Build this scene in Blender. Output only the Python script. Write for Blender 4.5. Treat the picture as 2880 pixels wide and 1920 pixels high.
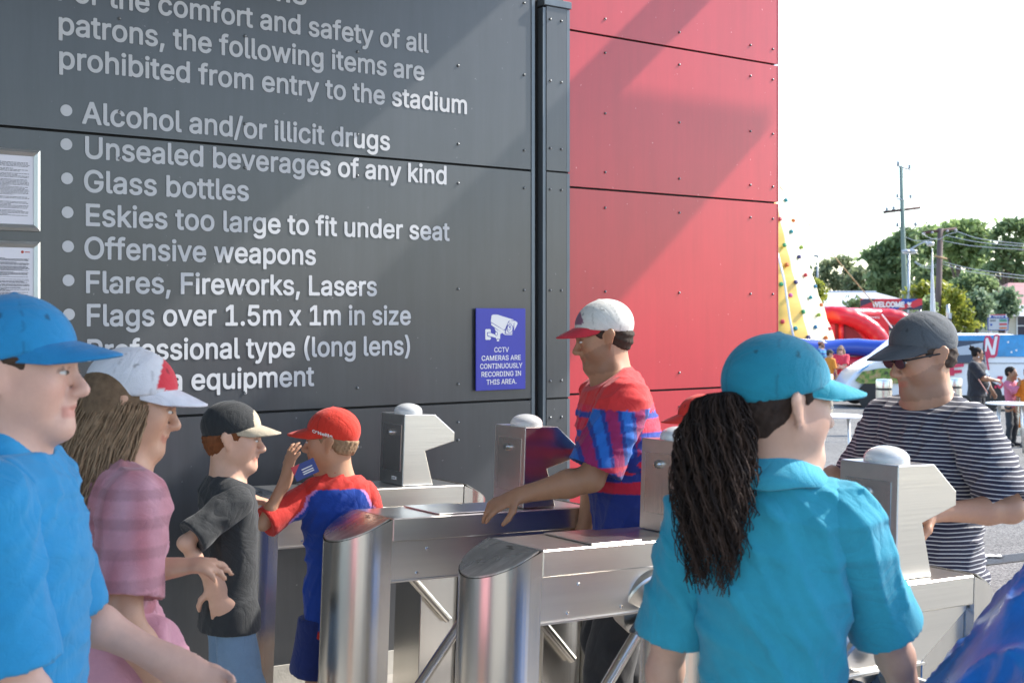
import bpy, math, random
import numpy as np
from mathutils import Vector, Matrix
random.seed(7); RNG = np.random.default_rng(7)
R = math.radians
sc = bpy.context.scene; C = sc.collection
for o in list(bpy.data.objects): bpy.data.objects.remove(o)

# ---------------------------------------------------------------- camera, sky, sun, exposure
CAMZ = 1.72; F = 3590.0; HORIZON = 890.0          # the photograph: 2880 px wide, horizon at y = 890
cam = bpy.data.objects.new('camera', bpy.data.cameras.new('camera')); C.objects.link(cam)
cam.location = (0, 0, CAMZ); cam.rotation_euler = (R(90), 0, 0)
cam.data.sensor_width = 36; cam.data.lens = F / 2880 * 36
cam.data.shift_y = (HORIZON - 960) / 2880
cam.data.clip_start = 0.05; cam.data.clip_end = 3000
cam.data.dof.use_dof = True; cam.data.dof.focus_distance = 5.0; cam.data.dof.aperture_fstop = 7.1
sc.camera = cam
YAW = R(36.1)
A = Vector((math.cos(YAW), math.sin(YAW), 0)); B = Vector((-math.sin(YAW), math.cos(YAW), 0))   # along / into the wall
O = Vector((-.953, 5.244, 0))                     # corner of the turnstile nearest the wall
TO_SUN = (A * 1.13 - B * .31 + Vector((0, 0, 1))).normalized()
w = bpy.data.worlds.new('World'); sc.world = w; w.use_nodes = True
nt = w.node_tree; bg = nt.nodes['Background']
sky = nt.nodes.new('ShaderNodeTexSky'); sky.sky_type = 'NISHITA'; sky.sun_disc = False
sky.sun_elevation = math.asin(TO_SUN.z); sky.sun_rotation = math.atan2(TO_SUN.x, TO_SUN.y)
sky.air_density = 1.0; sky.dust_density = 1.0; sky.ozone_density = 1.0
nt.links.new(sky.outputs[0], bg.inputs[0]); bg.inputs[1].default_value = 0.15
sun = bpy.data.objects.new('sun', bpy.data.lights.new('sun', 'SUN')); C.objects.link(sun)
sun.data.energy = 2.9; sun.data.angle = R(.9); sun.data.color = (1, .95, .87)
sun.rotation_euler = TO_SUN.to_track_quat('Z', 'Y').to_euler(); sun.location = (6, 2, 12)
sc.view_settings.view_transform = 'Standard'; sc.view_settings.look = 'None'
sc.view_settings.exposure = 1.47; sc.view_settings.gamma = 1; sc.view_settings.use_curve_mapping = False

# ---------------------------------------------------------------- helpers
def ground(x, y):
    """height of the forecourt: it falls gently away from the gate and levels out"""
    s = x * A.x + y * A.y
    if s < 5: return .088 - .04 * max(s, -6)
    if s < 32: return -.112 - .0275 * (s - 5)
    return -.8545
def at(u, v, y):                                  # a point of the photograph at the depth y
    return Vector(((u - 1440) / F * y, y, CAMZ - (v - HORIZON) / F * y))
def gate(a, b, z=0.0): return O + A * a + B * b + Vector((0, 0, z))
def aw(u, v, bw=.633):                            # a point of the photograph on the wall plane -> (a, z)
    d = Vector(((u - 1440) / F, 1, -(v - HORIZON) / F)); c = Vector((0, 0, CAMZ))
    t = ((O - c).dot(B) + bw) / d.dot(B); p = c + d * t
    return (p - O).dot(A), p.z

def tag(o, label=None, cat=None, group=None, kind=None):
    if label: o['label'] = label
    if cat: o['category'] = cat
    if group: o['group'] = group
    if kind: o['kind'] = kind
    return o
def empty(name, loc=(0, 0, 0), rz=0.0, label=None, cat=None, group=None):
    o = bpy.data.objects.new(name, None); C.objects.link(o); o.empty_display_size = .1
    o.location = loc; o.rotation_euler = (0, 0, rz)
    return tag(o, label, cat, group)
def world_of(o):
    return o.matrix_basis.copy() if o.parent is None else world_of(o.parent) @ o.matrix_parent_inverse @ o.matrix_basis
def keep(o):
    """the mesh was made in world coordinates: leave it there under its parent"""
    if o.parent is not None: o.matrix_parent_inverse = world_of(o.parent).inverted()
    return o
def link(name, me, mat=None, parent=None, smooth=False):
    if mat is not None and not me.materials: me.materials.append(mat)
    if smooth: me.polygons.foreach_set('use_smooth', [True] * len(me.polygons))
    o = bpy.data.objects.new(name, me); C.objects.link(o)
    if parent is not None: o.parent = parent
    return o
class MB:
    """collects simple solids and links them as one mesh object"""
    def __init__(s): s.v = []; s.f = []; s.mi = []
    def add(s, vs, fs, mi=0):
        n = len(s.v); s.v += [tuple(p) for p in vs]; s.f += [[i + n for i in f] for f in fs]; s.mi += [mi] * len(fs); return s
    def box(s, x0, x1, y0, y1, z0, z1, M=None, mi=0, ch=0.0):
        if ch:
            c = ch
            pr = [(x0 + c, y0), (x1 - c, y0), (x1, y0 + c), (x1, y1 - c), (x1 - c, y1), (x0 + c, y1), (x0, y1 - c), (x0, y0 + c)]
            inn = [(min(max(x, x0 + c), x1 - c), min(max(y, y0 + c), y1 - c)) for x, y in pr]
            vs = [(x, y, z0) for x, y in inn] + [(x, y, z0 + c) for x, y in pr] + [(x, y, z1 - c) for x, y in pr] + [(x, y, z1) for x, y in inn]
            fs = [list(range(7, -1, -1)), list(range(24, 32))]
            for k in range(3):
                for i in range(8):
                    j = (i + 1) % 8; fs.append([k * 8 + i, k * 8 + j, k * 8 + 8 + j, k * 8 + 8 + i])
        else:
            vs = [(x, y, z) for z in (z0, z1) for y in (y0, y1) for x in (x0, x1)]
            fs = [[0, 2, 3, 1], [4, 5, 7, 6], [0, 1, 5, 4], [2, 6, 7, 3], [0, 4, 6, 2], [1, 3, 7, 5]]
        if M is not None: vs = [M @ Vector(p) for p in vs]
        return s.add(vs, fs, mi)
    def prism(s, poly, n0, n1, axis='y', M=None, mi=0):
        """polygon in the two other axes extruded along axis"""
        def p3(p, n): return {'y': (p[0], n, p[1]), 'z': (p[0], p[1], n), 'x': (n, p[0], p[1])}[axis]
        k = len(poly); vs = [p3(p, n0) for p in poly] + [p3(p, n1) for p in poly]
        fs = [list(range(k)), list(range(2 * k - 1, k - 1, -1))] + [[i, i + k, (i + 1) % k + k, (i + 1) % k] for i in range(k)]
        if M is not None: vs = [M @ Vector(p) for p in vs]
        return s.add(vs, fs, mi)
    def tube(s, pts, r, n=8, mi=0, cap=True):
        pts = [Vector(p) for p in pts]; rr = r if isinstance(r, (list, tuple)) else [r] * len(pts)
        t0 = (pts[1] - pts[0]).normalized(); up = Vector((0, 0, 1)) if abs(t0.z) < .9 else Vector((1, 0, 0))
        vs = []
        for i, p in enumerate(pts):
            t = (pts[min(i + 1, len(pts) - 1)] - pts[max(i - 1, 0)]).normalized()
            x = t.cross(up); x = x.normalized() if x.length > 1e-6 else Vector((1, 0, 0)); up = x.cross(t).normalized()
            vs += [p + (x * math.cos(2 * math.pi * j / n) + up * math.sin(2 * math.pi * j / n)) * rr[i] for j in range(n)]
        fs = [[i * n + j, i * n + (j + 1) % n, (i + 1) * n + (j + 1) % n, (i + 1) * n + j] for i in range(len(pts) - 1) for j in range(n)]
        if cap: fs += [list(range(n - 1, -1, -1)), [(len(pts) - 1) * n + j for j in range(n)]]
        return s.add(vs, fs, mi)
    def lathe(s, prof, c=(0, 0, 0), n=24, M=None, mi=0):
        c = Vector(c); vs = []; k = len(prof)
        for r, z in prof: vs += [c + Vector((r * math.cos(2 * math.pi * j / n), r * math.sin(2 * math.pi * j / n), z)) for j in range(n)]
        fs = [[i * n + j, i * n + (j + 1) % n, (i + 1) * n + (j + 1) % n, (i + 1) * n + j] for i in range(k - 1) for j in range(n)]
        fs += [list(range(n - 1, -1, -1)), [(k - 1) * n + j for j in range(n)]]
        if M is not None: vs = [M @ p for p in vs]
        return s.add(vs, fs, mi)
    def mesh(s, name):
        me = bpy.data.meshes.new(name); me.from_pydata(s.v, [], s.f)
        if any(s.mi): me.polygons.foreach_set('material_index', s.mi)
        me.update(); return me
    def build(s, name, mat, parent=None, smooth=False, angle=None):
        me = s.mesh(name); mats = mat if isinstance(mat, (list, tuple)) else [mat]
        for m in mats: me.materials.append(m)
        o = link(name, me, None, parent, smooth or angle is not None)
        if angle is not None: me.set_sharp_from_angle(angle=R(angle))
        return o
def copy_tree(o, parent=None):
    c = o.copy(); C.objects.link(c)
    if parent is not None: c.parent = parent
    for ch in list(o.children): copy_tree(ch, c)
    return c

# ---------------------------------------------------------------- materials
MATS = {}
def mat(name, col, rough=.6, metal=0.0, noise=0.0, nscale=8.0, bump=0.0, bscale=60.0, spec=.5, stretch=(1, 1, 1), coat=0.0, trans=0.0, attr=False, sheen=0.0, rnoise=0.0, sss=0.0, dark=None):
    m = bpy.data.materials.new(name); m.use_nodes = True; N = m.node_tree.nodes; L = m.node_tree.links
    b = N['Principled BSDF']
    b.inputs['Base Color'].default_value = (*col, 1); b.inputs['Roughness'].default_value = rough
    b.inputs['Metallic'].default_value = metal; b.inputs['Specular IOR Level'].default_value = spec
    b.inputs['Coat Weight'].default_value = coat; b.inputs['Coat Roughness'].default_value = .18; b.inputs['Transmission Weight'].default_value = trans
    b.inputs['Sheen Weight'].default_value = sheen
    if sss: b.inputs['Subsurface Weight'].default_value = sss; b.inputs['Subsurface Radius'].default_value = (.012, .005, .003)
    tc = N.new('ShaderNodeTexCoord'); mp = N.new('ShaderNodeMapping'); mp.inputs['Scale'].default_value = stretch
    L.new(tc.outputs['Object'], mp.inputs['Vector'])
    src = None
    if attr:
        at_ = N.new('ShaderNodeAttribute'); at_.attribute_name = 'Col'; src = at_.outputs['Color']
    if noise:
        n = N.new('ShaderNodeTexNoise'); n.inputs['Scale'].default_value = nscale; n.inputs['Detail'].default_value = 6; n.inputs['Roughness'].default_value = .65
        L.new(mp.outputs[0], n.inputs['Vector'])
        r = N.new('ShaderNodeMapRange'); r.inputs['From Min'].default_value = .25; r.inputs['From Max'].default_value = .75
        r.inputs['To Min'].default_value = 1 - noise; r.inputs['To Max'].default_value = 1 + noise
        L.new(n.outputs['Fac'], r.inputs['Value'])
        mx = N.new('ShaderNodeVectorMath'); mx.operation = 'SCALE'
        if src is not None: L.new(src, mx.inputs[0])
        else: mx.inputs[0].default_value = col
        L.new(r.outputs[0], mx.inputs['Scale']); src = mx.outputs[0]
    if src is not None: L.new(src, b.inputs['Base Color'])
    if rnoise:
        n2 = N.new('ShaderNodeTexNoise'); n2.inputs['Scale'].default_value = 4; n2.inputs['Detail'].default_value = 3; n2.inputs['Roughness'].default_value = .7
        L.new(tc.outputs['Object'], n2.inputs['Vector'])
        r2 = N.new('ShaderNodeMapRange'); r2.inputs['From Min'].default_value = .3; r2.inputs['From Max'].default_value = .7
        r2.inputs['To Min'].default_value = max(rough - rnoise, .05); r2.inputs['To Max'].default_value = rough + rnoise
        L.new(n2.outputs['Fac'], r2.inputs['Value']); L.new(r2.outputs[0], b.inputs['Roughness'])
    if bump:
        n3 = N.new('ShaderNodeTexNoise'); n3.inputs['Scale'].default_value = bscale; n3.inputs['Detail'].default_value = 4
        L.new(mp.outputs[0], n3.inputs['Vector'])
        bp = N.new('ShaderNodeBump'); bp.inputs['Strength'].default_value = bump; bp.inputs['Distance'].default_value = .01
        L.new(n3.outputs['Fac'], bp.inputs['Height']); L.new(bp.outputs[0], b.inputs['Normal'])
    MATS[name] = m; return m
M_STEEL = mat('brushed_steel', (.72, .70, .66), .30, 1.0, noise=.05, nscale=20, bump=.035, bscale=140, stretch=(.02, 1, 1))
M_STEELV = mat('brushed_steel_post', (.70, .68, .64), .26, 1.0, noise=.05, nscale=20, bump=.03, bscale=140, stretch=(1, 1, .02))
M_SCRATCH = mat('scratched_steel', (.50, .49, .47), .30, 1.0, noise=.3, nscale=26, bump=.10, bscale=60, stretch=(.25, 1.6, 1), rnoise=.18)
M_CHROME = mat('chrome', (.7, .69, .67), .12, 1.0)
M_GREY = mat('grey_panel_paint', (.046, .050, .057), .36, noise=.10, nscale=2.5, bump=.012, bscale=300, coat=.5)
M_RED = mat('red_panel_paint', (.50, .024, .040), .36, noise=.07, nscale=2.0, bump=.012, bscale=300, coat=.3)
M_DARK = mat('dark_gap', (.012, .012, .013), .8)
M_RUST = mat('rusty_steel', (.06, .035, .022), .75, noise=.6, nscale=9, bump=.3, stretch=(1, 1, .3))
M_TRIM = mat('grey_trim', (.12, .145, .17), .35, .3, noise=.08, nscale=5)
M_RIVET = mat('rivet_metal', (.22, .23, .24), .35, .7)
M_PRINT = mat('light_grey_print', (.54, .55, .58), .5, noise=.04, nscale=4)
M_WHITE = mat('white_paint', (.8, .8, .78), .45)
M_WHITEP = mat('white_plastic', (.75, .77, .78), .25, trans=.25, coat=.3)
M_PAPER = mat('paper', (.72, .70, .78), .35, coat=.3)
M_INK = mat('ink', (.06, .06, .08), .6)
M_ALU = mat('satin_aluminium', (.62, .64, .64), .35, .85, noise=.05)
M_SIGNBLUE = mat('sign_blue', (.035, .042, .42), .35, noise=.08, nscale=5)
M_BLACK = mat('black_plastic', (.015, .015, .017), .45)
M_CONC = mat('concrete', (.46, .44, .40), .85, noise=.22, nscale=5, bump=.3, bscale=40)
M_CLOTH = mat('cloth', (.5, .5, .5), .85, attr=True, noise=.08, nscale=30, bump=.25, bscale=420, sheen=.15)
M_SKIN = mat('skin', (.5, .3, .2), .5, attr=True, noise=.06, nscale=40, bump=.05, bscale=300, sss=.08)
M_HAIR = mat('hair', (.1, .06, .04), .75, spec=.3, attr=True, noise=.35, nscale=60)
M_EYE = mat('eye', (.6, .6, .6), .15, attr=True)

def weather(m, streak=.07, chips=.16):
    N = m.node_tree.nodes; L = m.node_tree.links; b = N['Principled BSDF']; src = b.inputs['Base Color'].links[0].from_socket
    tc = N.new('ShaderNodeTexCoord'); mp = N.new('ShaderNodeMapping'); mp.inputs['Scale'].default_value = (7, 7, .5); L.new(tc.outputs['Object'], mp.inputs[0])
    n = N.new('ShaderNodeTexNoise'); n.inputs['Scale'].default_value = 2.2; n.inputs['Detail'].default_value = 7; n.inputs['Roughness'].default_value = .7; L.new(mp.outputs[0], n.inputs['Vector'])
    r = N.new('ShaderNodeMapRange'); r.inputs['From Min'].default_value = .3; r.inputs['From Max'].default_value = .7; r.inputs['To Min'].default_value = 1 - streak; r.inputs['To Max'].default_value = 1 + streak * 1.6; L.new(n.outputs[0], r.inputs[0])
    sc_ = N.new('ShaderNodeVectorMath'); sc_.operation = 'SCALE'; L.new(src, sc_.inputs[0]); L.new(r.outputs[0], sc_.inputs['Scale'])
    c = N.new('ShaderNodeTexNoise'); c.inputs['Scale'].default_value = 46; c.inputs['Detail'].default_value = 2; L.new(tc.outputs['Object'], c.inputs['Vector'])
    cr = N.new('ShaderNodeMapRange'); cr.inputs['From Min'].default_value = .755; cr.inputs['From Max'].default_value = .78; cr.inputs['To Min'].default_value = 0; cr.inputs['To Max'].default_value = chips; L.new(c.outputs[0], cr.inputs[0])
    ad = N.new('ShaderNodeVectorMath'); ad.operation = 'ADD'; L.new(sc_.outputs[0], ad.inputs[0]); L.new(cr.outputs[0], ad.inputs[1]); L.new(ad.outputs[0], b.inputs['Base Color'])
    w = N.new('ShaderNodeTexNoise'); w.inputs['Scale'].default_value = 1.1; w.inputs['Detail'].default_value = 1; L.new(tc.outputs['Object'], w.inputs['Vector'])
    bp = N.new('ShaderNodeBump'); bp.inputs['Strength'].default_value = .35; bp.inputs['Distance'].default_value = .02; L.new(w.outputs[0], bp.inputs['Height'])
    o = b.inputs['Normal'].links[0].from_node if b.inputs['Normal'].links else None
    if o: L.new(bp.outputs[0], o.inputs['Normal'])
    else: L.new(bp.outputs[0], b.inputs['Normal'])
weather(M_GREY, .10, .10); weather(M_RED, .05, .25); weather(M_TRIM, .1, .1)
def crease(m, sc1=6.0, dist=.03, st=.22):
    N = m.node_tree.nodes; L = m.node_tree.links; b = N['Principled BSDF']; tc = N.new('ShaderNodeTexCoord'); n = N.new('ShaderNodeTexNoise'); n.inputs['Scale'].default_value = sc1; n.inputs['Detail'].default_value = 3; n.inputs['Distortion'].default_value = 1.6; L.new(tc.outputs['Object'], n.inputs['Vector'])
    a = N.new('ShaderNodeMath'); a.operation = 'SUBTRACT'; a.inputs[1].default_value = .5; L.new(n.outputs[0], a.inputs[0]); q = N.new('ShaderNodeMath'); q.operation = 'ABSOLUTE'; L.new(a.outputs[0], q.inputs[0]); p = N.new('ShaderNodeMath'); p.operation = 'POWER'; p.inputs[1].default_value = .6; L.new(q.outputs[0], p.inputs[0])
    bp = N.new('ShaderNodeBump'); bp.inputs['Strength'].default_value = st; bp.inputs['Distance'].default_value = dist; L.new(p.outputs[0], bp.inputs['Height'])
    o = b.inputs['Normal'].links[0].from_node if b.inputs['Normal'].links else None
    L.new(bp.outputs[0], o.inputs['Normal'] if o else b.inputs['Normal'])
crease(M_CLOTH)
def font():
    try:
        import os
        p = os.path.join(bpy.utils.system_resource('DATAFILES'), 'fonts', 'Inter.woff2')
        return bpy.data.fonts.load(p)
    except Exception:
        return None
FONT = font()
def glyph_cells(polys, bold, h):
    """fill of overlapping outlines (non-zero winding, grown by bold) as merged grid cells"""
    lo = np.min([p.min(0) for p in polys], 0) - bold - 1.5 * h; hi = np.max([p.max(0) for p in polys], 0) + bold + 1.5 * h
    nx, ny = (np.ceil((hi - lo) / h)).astype(int) + 1; X, Y = np.meshgrid(lo[0] + np.arange(nx) * h, lo[1] + np.arange(ny) * h, indexing='ij'); Q = np.stack([X.ravel(), Y.ravel()], 1)
    dm = np.full(len(Q), 9.0); wn = np.zeros(len(Q), int)
    for p in polys:
        a, b = p, np.roll(p, -1, 0); ab = b - a; ok = (ab ** 2).sum(1) > 1e-14; a, b, ab = a[ok], b[ok], ab[ok]
        qa = Q[:, None, :] - a[None]; t = np.clip((qa * ab).sum(-1) / (ab ** 2).sum(1), 0, 1); dm = np.minimum(dm, np.sqrt(((qa - t[..., None] * ab) ** 2).sum(-1)).min(1))
        cr = ab[:, 0] * qa[..., 1] - ab[:, 1] * qa[..., 0]; up = (a[:, 1] <= Q[:, 1:]) & (b[:, 1] > Q[:, 1:]) & (cr > 0); dn = (a[:, 1] > Q[:, 1:]) & (b[:, 1] <= Q[:, 1:]) & (cr < 0); wn += up.sum(1) - dn.sum(1)
    f = (np.where(wn != 0, -dm, dm) - bold).reshape(nx, ny); m = MB()
    for y in range(ny - 1):
        x = 0
        while x < nx - 1:
            c = f[x:x + 2, y:y + 2]
            if (c < 0).all():
                x1 = x
                while x1 + 1 < nx - 1 and (f[x1 + 1:x1 + 3, y:y + 2] < 0).all(): x1 += 1
                m.add([(lo[0] + u * h, lo[1] + v * h, 0) for u, v in ((x, y), (x1 + 1, y), (x1 + 1, y + 1), (x, y + 1))], [[0, 1, 2, 3]]); x = x1 + 1; continue
            if (c < 0).any():
                cs = ((0, 0), (1, 0), (1, 1), (0, 1)); P = []
                for k in range(4):
                    (i0, j0), (i1, j1) = cs[k], cs[(k + 1) % 4]; v0, v1 = c[i0, j0], c[i1, j1]
                    if v0 < 0: P.append((x + i0, y + j0))
                    if (v0 < 0) != (v1 < 0): t = v0 / (v0 - v1); P.append((x + i0 + (i1 - i0) * t, y + j0 + (j1 - j0) * t))
                if len(P) > 2: m.add([(lo[0] + u * h, lo[1] + v * h, 0) for u, v in P], [list(range(len(P)))])
            x += 1
    return m
def text_mesh(s, bold=0.005, res=3, h=.017):
    cu = bpy.data.curves.new('lettering', 'FONT'); cu.body = s; cu.size = 1
    if FONT: cu.font = FONT
    o = bpy.data.objects.new('lettering', cu); C.objects.link(o)
    dg = bpy.context.evaluated_depsgraph_get(); cv = o.evaluated_get(dg).to_curve(dg); polys = []
    for sp in cv.splines:
        P = []; n = len(sp.bezier_points)
        for i in range(n):
            a, b = sp.bezier_points[i], sp.bezier_points[(i + 1) % n]
            straight = (a.handle_right - a.co).length < 1e-5 and (b.handle_left - b.co).length < 1e-5
            for k in range(1 if straight else res + 1):
                t = k / (res + 1); q = a.co * (1 - t) ** 3 + a.handle_right * 3 * t * (1 - t) ** 2 + b.handle_left * 3 * t * t * (1 - t) + b.co * t ** 3; P.append((q.x, q.y))
        if len(P) > 2: polys.append(np.array(P))
    bpy.data.objects.remove(o); bpy.data.curves.remove(cu)
    cl = []
    for p in polys:
        lo, hi, ps = p.min(0), p.max(0), [p]; rest = []
        for l2, h2, q in cl:
            if (lo <= h2).all() and (l2 <= hi).all(): lo, hi, ps = np.minimum(lo, l2), np.maximum(hi, h2), ps + q
            else: rest.append((l2, h2, q))
        cl = rest + [(lo, hi, ps)]
    m = MB()
    for _, _, ps in cl: g = glyph_cells(ps, max(bold, .002), h); m.add(g.v, g.f)
    me = m.mesh('lettering'); n = len(me.vertices); co = np.empty(n * 3); me.vertices.foreach_get('co', co); return me, co.reshape(-1, 3)
_e = text_mesh('E')[1]; CAPU = float(_e[:, 1].max())
def text_on(s, p0, right, up, width=None, cap=None, mat_=None, parent=None, bold=0.0, lift=0.003, center=False, name='lettering', cap_units=None):
    """flat print: baseline start p0, along right; fitted to a width and a capital height"""
    me, co = text_mesh(s, bold); right = Vector(right).normalized(); up = Vector(up).normalized(); nrm = right.cross(up)
    x0, x1 = co[:, 0].min(), co[:, 0].max()
    sy = cap / (cap_units or CAPU); sx = width / (x1 - x0) if width else sy
    off = -(x1 + x0) / 2 if center else -x0
    pts = [Vector(p0) + right * ((c[0] + off) * sx) + up * (c[1] * sy) + nrm * (lift + .0002 * c[2]) for c in co]
    me.vertices.foreach_set('co', np.array([tuple(p) for p in pts]).ravel()); me.materials.clear(); me.update()
    return keep(link(name, me, mat_, parent))

# ---------------------------------------------------------------- organic shapes: smooth unions of tapered limbs, meshed in sparse blocks
def V3(p): return np.array(p, float)
def unit(v): v = V3(v); return v / max(np.linalg.norm(v), 1e-9)
def rc(a, b, r1, r2=None, k=.02, flat=None, phi=1.0, op='u'):
    return ('c', op, V3(a), V3(b), float(r1), float(r1 if r2 is None else r2), k, None if flat is None else unit(flat), phi)
def el(c, rad, k=.02, rot=None, op='u'):
    return ('e', op, V3(c), V3(rad), None, None, k, None if rot is None else np.array(rot, float), 1.0)
def dist(p, P):
    if p[0] == 'c':
        a, b, r1, r2, f, phi = p[2], p[3], p[4], p[5], p[7], p[8]
        Q = P - a; ab = b - a
        if f is not None:
            m = 1 / phi - 1; Q = Q + np.outer(Q @ f, f) * m; ab = ab + f * (ab @ f) * m
        t = np.clip(Q @ ab / max(ab @ ab, 1e-12), 0, 1)
        d = np.linalg.norm(Q - t[:, None] * ab, axis=1) - (r1 + (r2 - r1) * t)
        return d * phi if f is not None else d
    Q = P - p[2]
    if p[7] is not None: Q = Q @ p[7].T
    k0 = np.linalg.norm(Q / p[3], axis=1); k1 = np.linalg.norm(Q / p[3] ** 2, axis=1)
    return k0 * (k0 - 1) / np.maximum(k1, 1e-9)
def fold(prims, P):
    d = np.full(len(P), 9.0)
    for p in prims:
        e = dist(p, P); k = p[6]
        if p[1] == 'u':
            h = np.maximum(k - np.abs(d - e), 0) / k; d = np.minimum(d, e) - h * h * k * .25
        else:
            h = np.maximum(k - np.abs(d + e), 0) / k; d = np.maximum(d, -e) + h * h * k * .25
    return d
def sdf_mesh(name, prims, h, cuts=(), disp=None, damp=0.0, color=None):
    """cuts: (point, outward normal) half spaces that trim the solid; color: f(points) -> rgb"""
    U = [p for p in prims if p[1] == 'u']
    lo = np.min([np.minimum(p[2], p[3]) - max(p[4], p[5]) if p[0] == 'c' else p[2] - p[3].max() for p in U], axis=0) - .03
    hi = np.max([np.maximum(p[2], p[3]) + max(p[4], p[5]) if p[0] == 'c' else p[2] + p[3].max() for p in U], axis=0) + .03
    n = 8; bs = n * h; nb = np.ceil((hi - lo) / bs).astype(int) + 1
    def full(ps, P):
        d = fold(ps, P)
        if disp is not None: d = d + disp(P)
        for c, nn in cuts: d = np.maximum(d, (P - V3(c)) @ unit(nn))
        return d
    bi = np.stack(np.meshgrid(*[np.arange(x) for x in nb], indexing='ij'), -1).reshape(-1, 3)
    ctr = lo + (bi + .5) * bs
    dc = np.stack([dist(p, ctr) for p in prims], 1); D = full(prims, ctr); rad = bs * .87
    keepb = np.abs(D) < rad * 1.35 + damp + .025
    bi, ctr, dc, D = bi[keepb], ctr[keepb], dc[keepb], D[keepb]
    g = np.arange(n + 1) * h; G = np.stack(np.meshgrid(g, g, g, indexing='ij'), -1).reshape(-1, 3)
    vals = np.empty((len(bi), (n + 1) ** 3)); ku = np.array([p[6] for p in prims]); isu = np.array([p[1] == 'u' for p in prims])
    for i in range(len(bi)):
        m0 = dc[i][isu].min()
        act = np.where(isu, dc[i] < m0 + 2 * rad + ku + .01, dc[i] < rad + ku + .01)
        vals[i] = full([prims[j] for j in np.nonzero(act)[0]], lo + bi[i] * bs + G)
    vals = vals.reshape(-1, n + 1, n + 1, n + 1)
    cs = np.stack([vals[:, x:x + n, y:y + n, z:z + n] for x in (0, 1) for y in (0, 1) for z in (0, 1)], -1)   # corner = 4x+2y+z
    neg = cs < 0; act = neg.any(-1) & ~neg.all(-1)
    b_, i_, j_, k_ = np.nonzero(act); cv = cs[b_, i_, j_, k_]
    cell = bi[b_] * n + np.stack([i_, j_, k_], 1); off = np.array([[x, y, z] for x in (0, 1) for y in (0, 1) for z in (0, 1)], float)
    acc = np.zeros((len(cell), 3)); cnt = np.zeros(len(cell))
    for e0 in range(8):
        for bit in (1, 2, 4):
            e1 = e0 | bit
            if e1 == e0: continue
            a, b = cv[:, e0], cv[:, e1]; x = (a < 0) != (b < 0)
            t = np.where(x, a / np.where(x, a - b, 1), 0)
            acc += np.where(x[:, None], off[e0] + t[:, None] * (off[e1] - off[e0]), 0); cnt += x
    P = lo + (cell + acc / cnt[:, None]) * h
    dims = nb * n + 2; key = (cell[:, 0] * dims[1] + cell[:, 1]) * dims[2] + cell[:, 2]
    order = np.argsort(key); key = key[order]; P = P[order]; cell = cell[order]; cv = cv[order]
    faces = []
    for ax, bit in ((0, 4), (1, 2), (2, 1)):
        x = (cv[:, 0] < 0) != (cv[:, bit] < 0); c = cell[x]; fl = cv[x, 0] < 0
        u = np.zeros(3, int); v = np.zeros(3, int); u[(ax + 1) % 3] = 1; v[(ax + 2) % 3] = 1
        q = []
        for d_ in (0 * u, u, u + v, v):
            kk = c - d_; kk = (kk[:, 0] * dims[1] + kk[:, 1]) * dims[2] + kk[:, 2]
            ix = np.clip(np.searchsorted(key, kk), 0, len(key) - 1); q.append(np.where(key[ix] == kk, ix, -1))
        q = np.stack(q, 1); ok = (q >= 0).all(1); q = q[ok]; fl = fl[ok]
        q[~fl] = q[~fl][:, ::-1]; faces.append(q)
    Fq = np.concatenate(faces)
    me = bpy.data.meshes.new(name); me.vertices.add(len(P)); me.vertices.foreach_set('co', P.ravel())
    me.loops.add(len(Fq) * 4); me.loops.foreach_set('vertex_index', Fq.ravel().astype(np.int32))
    me.polygons.add(len(Fq)); me.polygons.foreach_set('loop_start', np.arange(0, len(Fq) * 4, 4, dtype=np.int32))
    me.update(calc_edges=True); me.validate()
    me.polygons.foreach_set('use_smooth', [True] * len(me.polygons))
    if color is not None: paint(me, color)
    return me
def join(ms):
    vs, fs, n = [], [], 0
    for me in ms:
        k = len(me.vertices); co = np.empty(k * 3); me.vertices.foreach_get('co', co); vs.append(co.reshape(-1, 3))
        vi = np.empty(len(me.loops), np.int32); me.loops.foreach_get('vertex_index', vi); fs.append(vi + n); n += k
    P = np.concatenate(vs); Fq = np.concatenate(fs); me = ms[0].copy(); me.clear_geometry()
    me.vertices.add(len(P)); me.vertices.foreach_set('co', P.ravel()); me.loops.add(len(Fq)); me.loops.foreach_set('vertex_index', Fq)
    me.polygons.add(len(Fq) // 4); me.polygons.foreach_set('loop_start', np.arange(0, len(Fq), 4, dtype=np.int32)); me.update(calc_edges=True)
    me.polygons.foreach_set('use_smooth', [True] * len(me.polygons)); return me
def paint(me, color):
    n = len(me.vertices); co = np.empty(n * 3); me.vertices.foreach_get('co', co); co = co.reshape(-1, 3)
    col = np.ones((n, 4)); col[:, :3] = color(co) if callable(color) else np.array(color)
    a = me.color_attributes.new('Col', 'FLOAT_COLOR', 'POINT'); a.data.foreach_set('color', col.ravel())
def const(c): return lambda P: np.tile(np.array(c, float), (len(P), 1))
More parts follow.
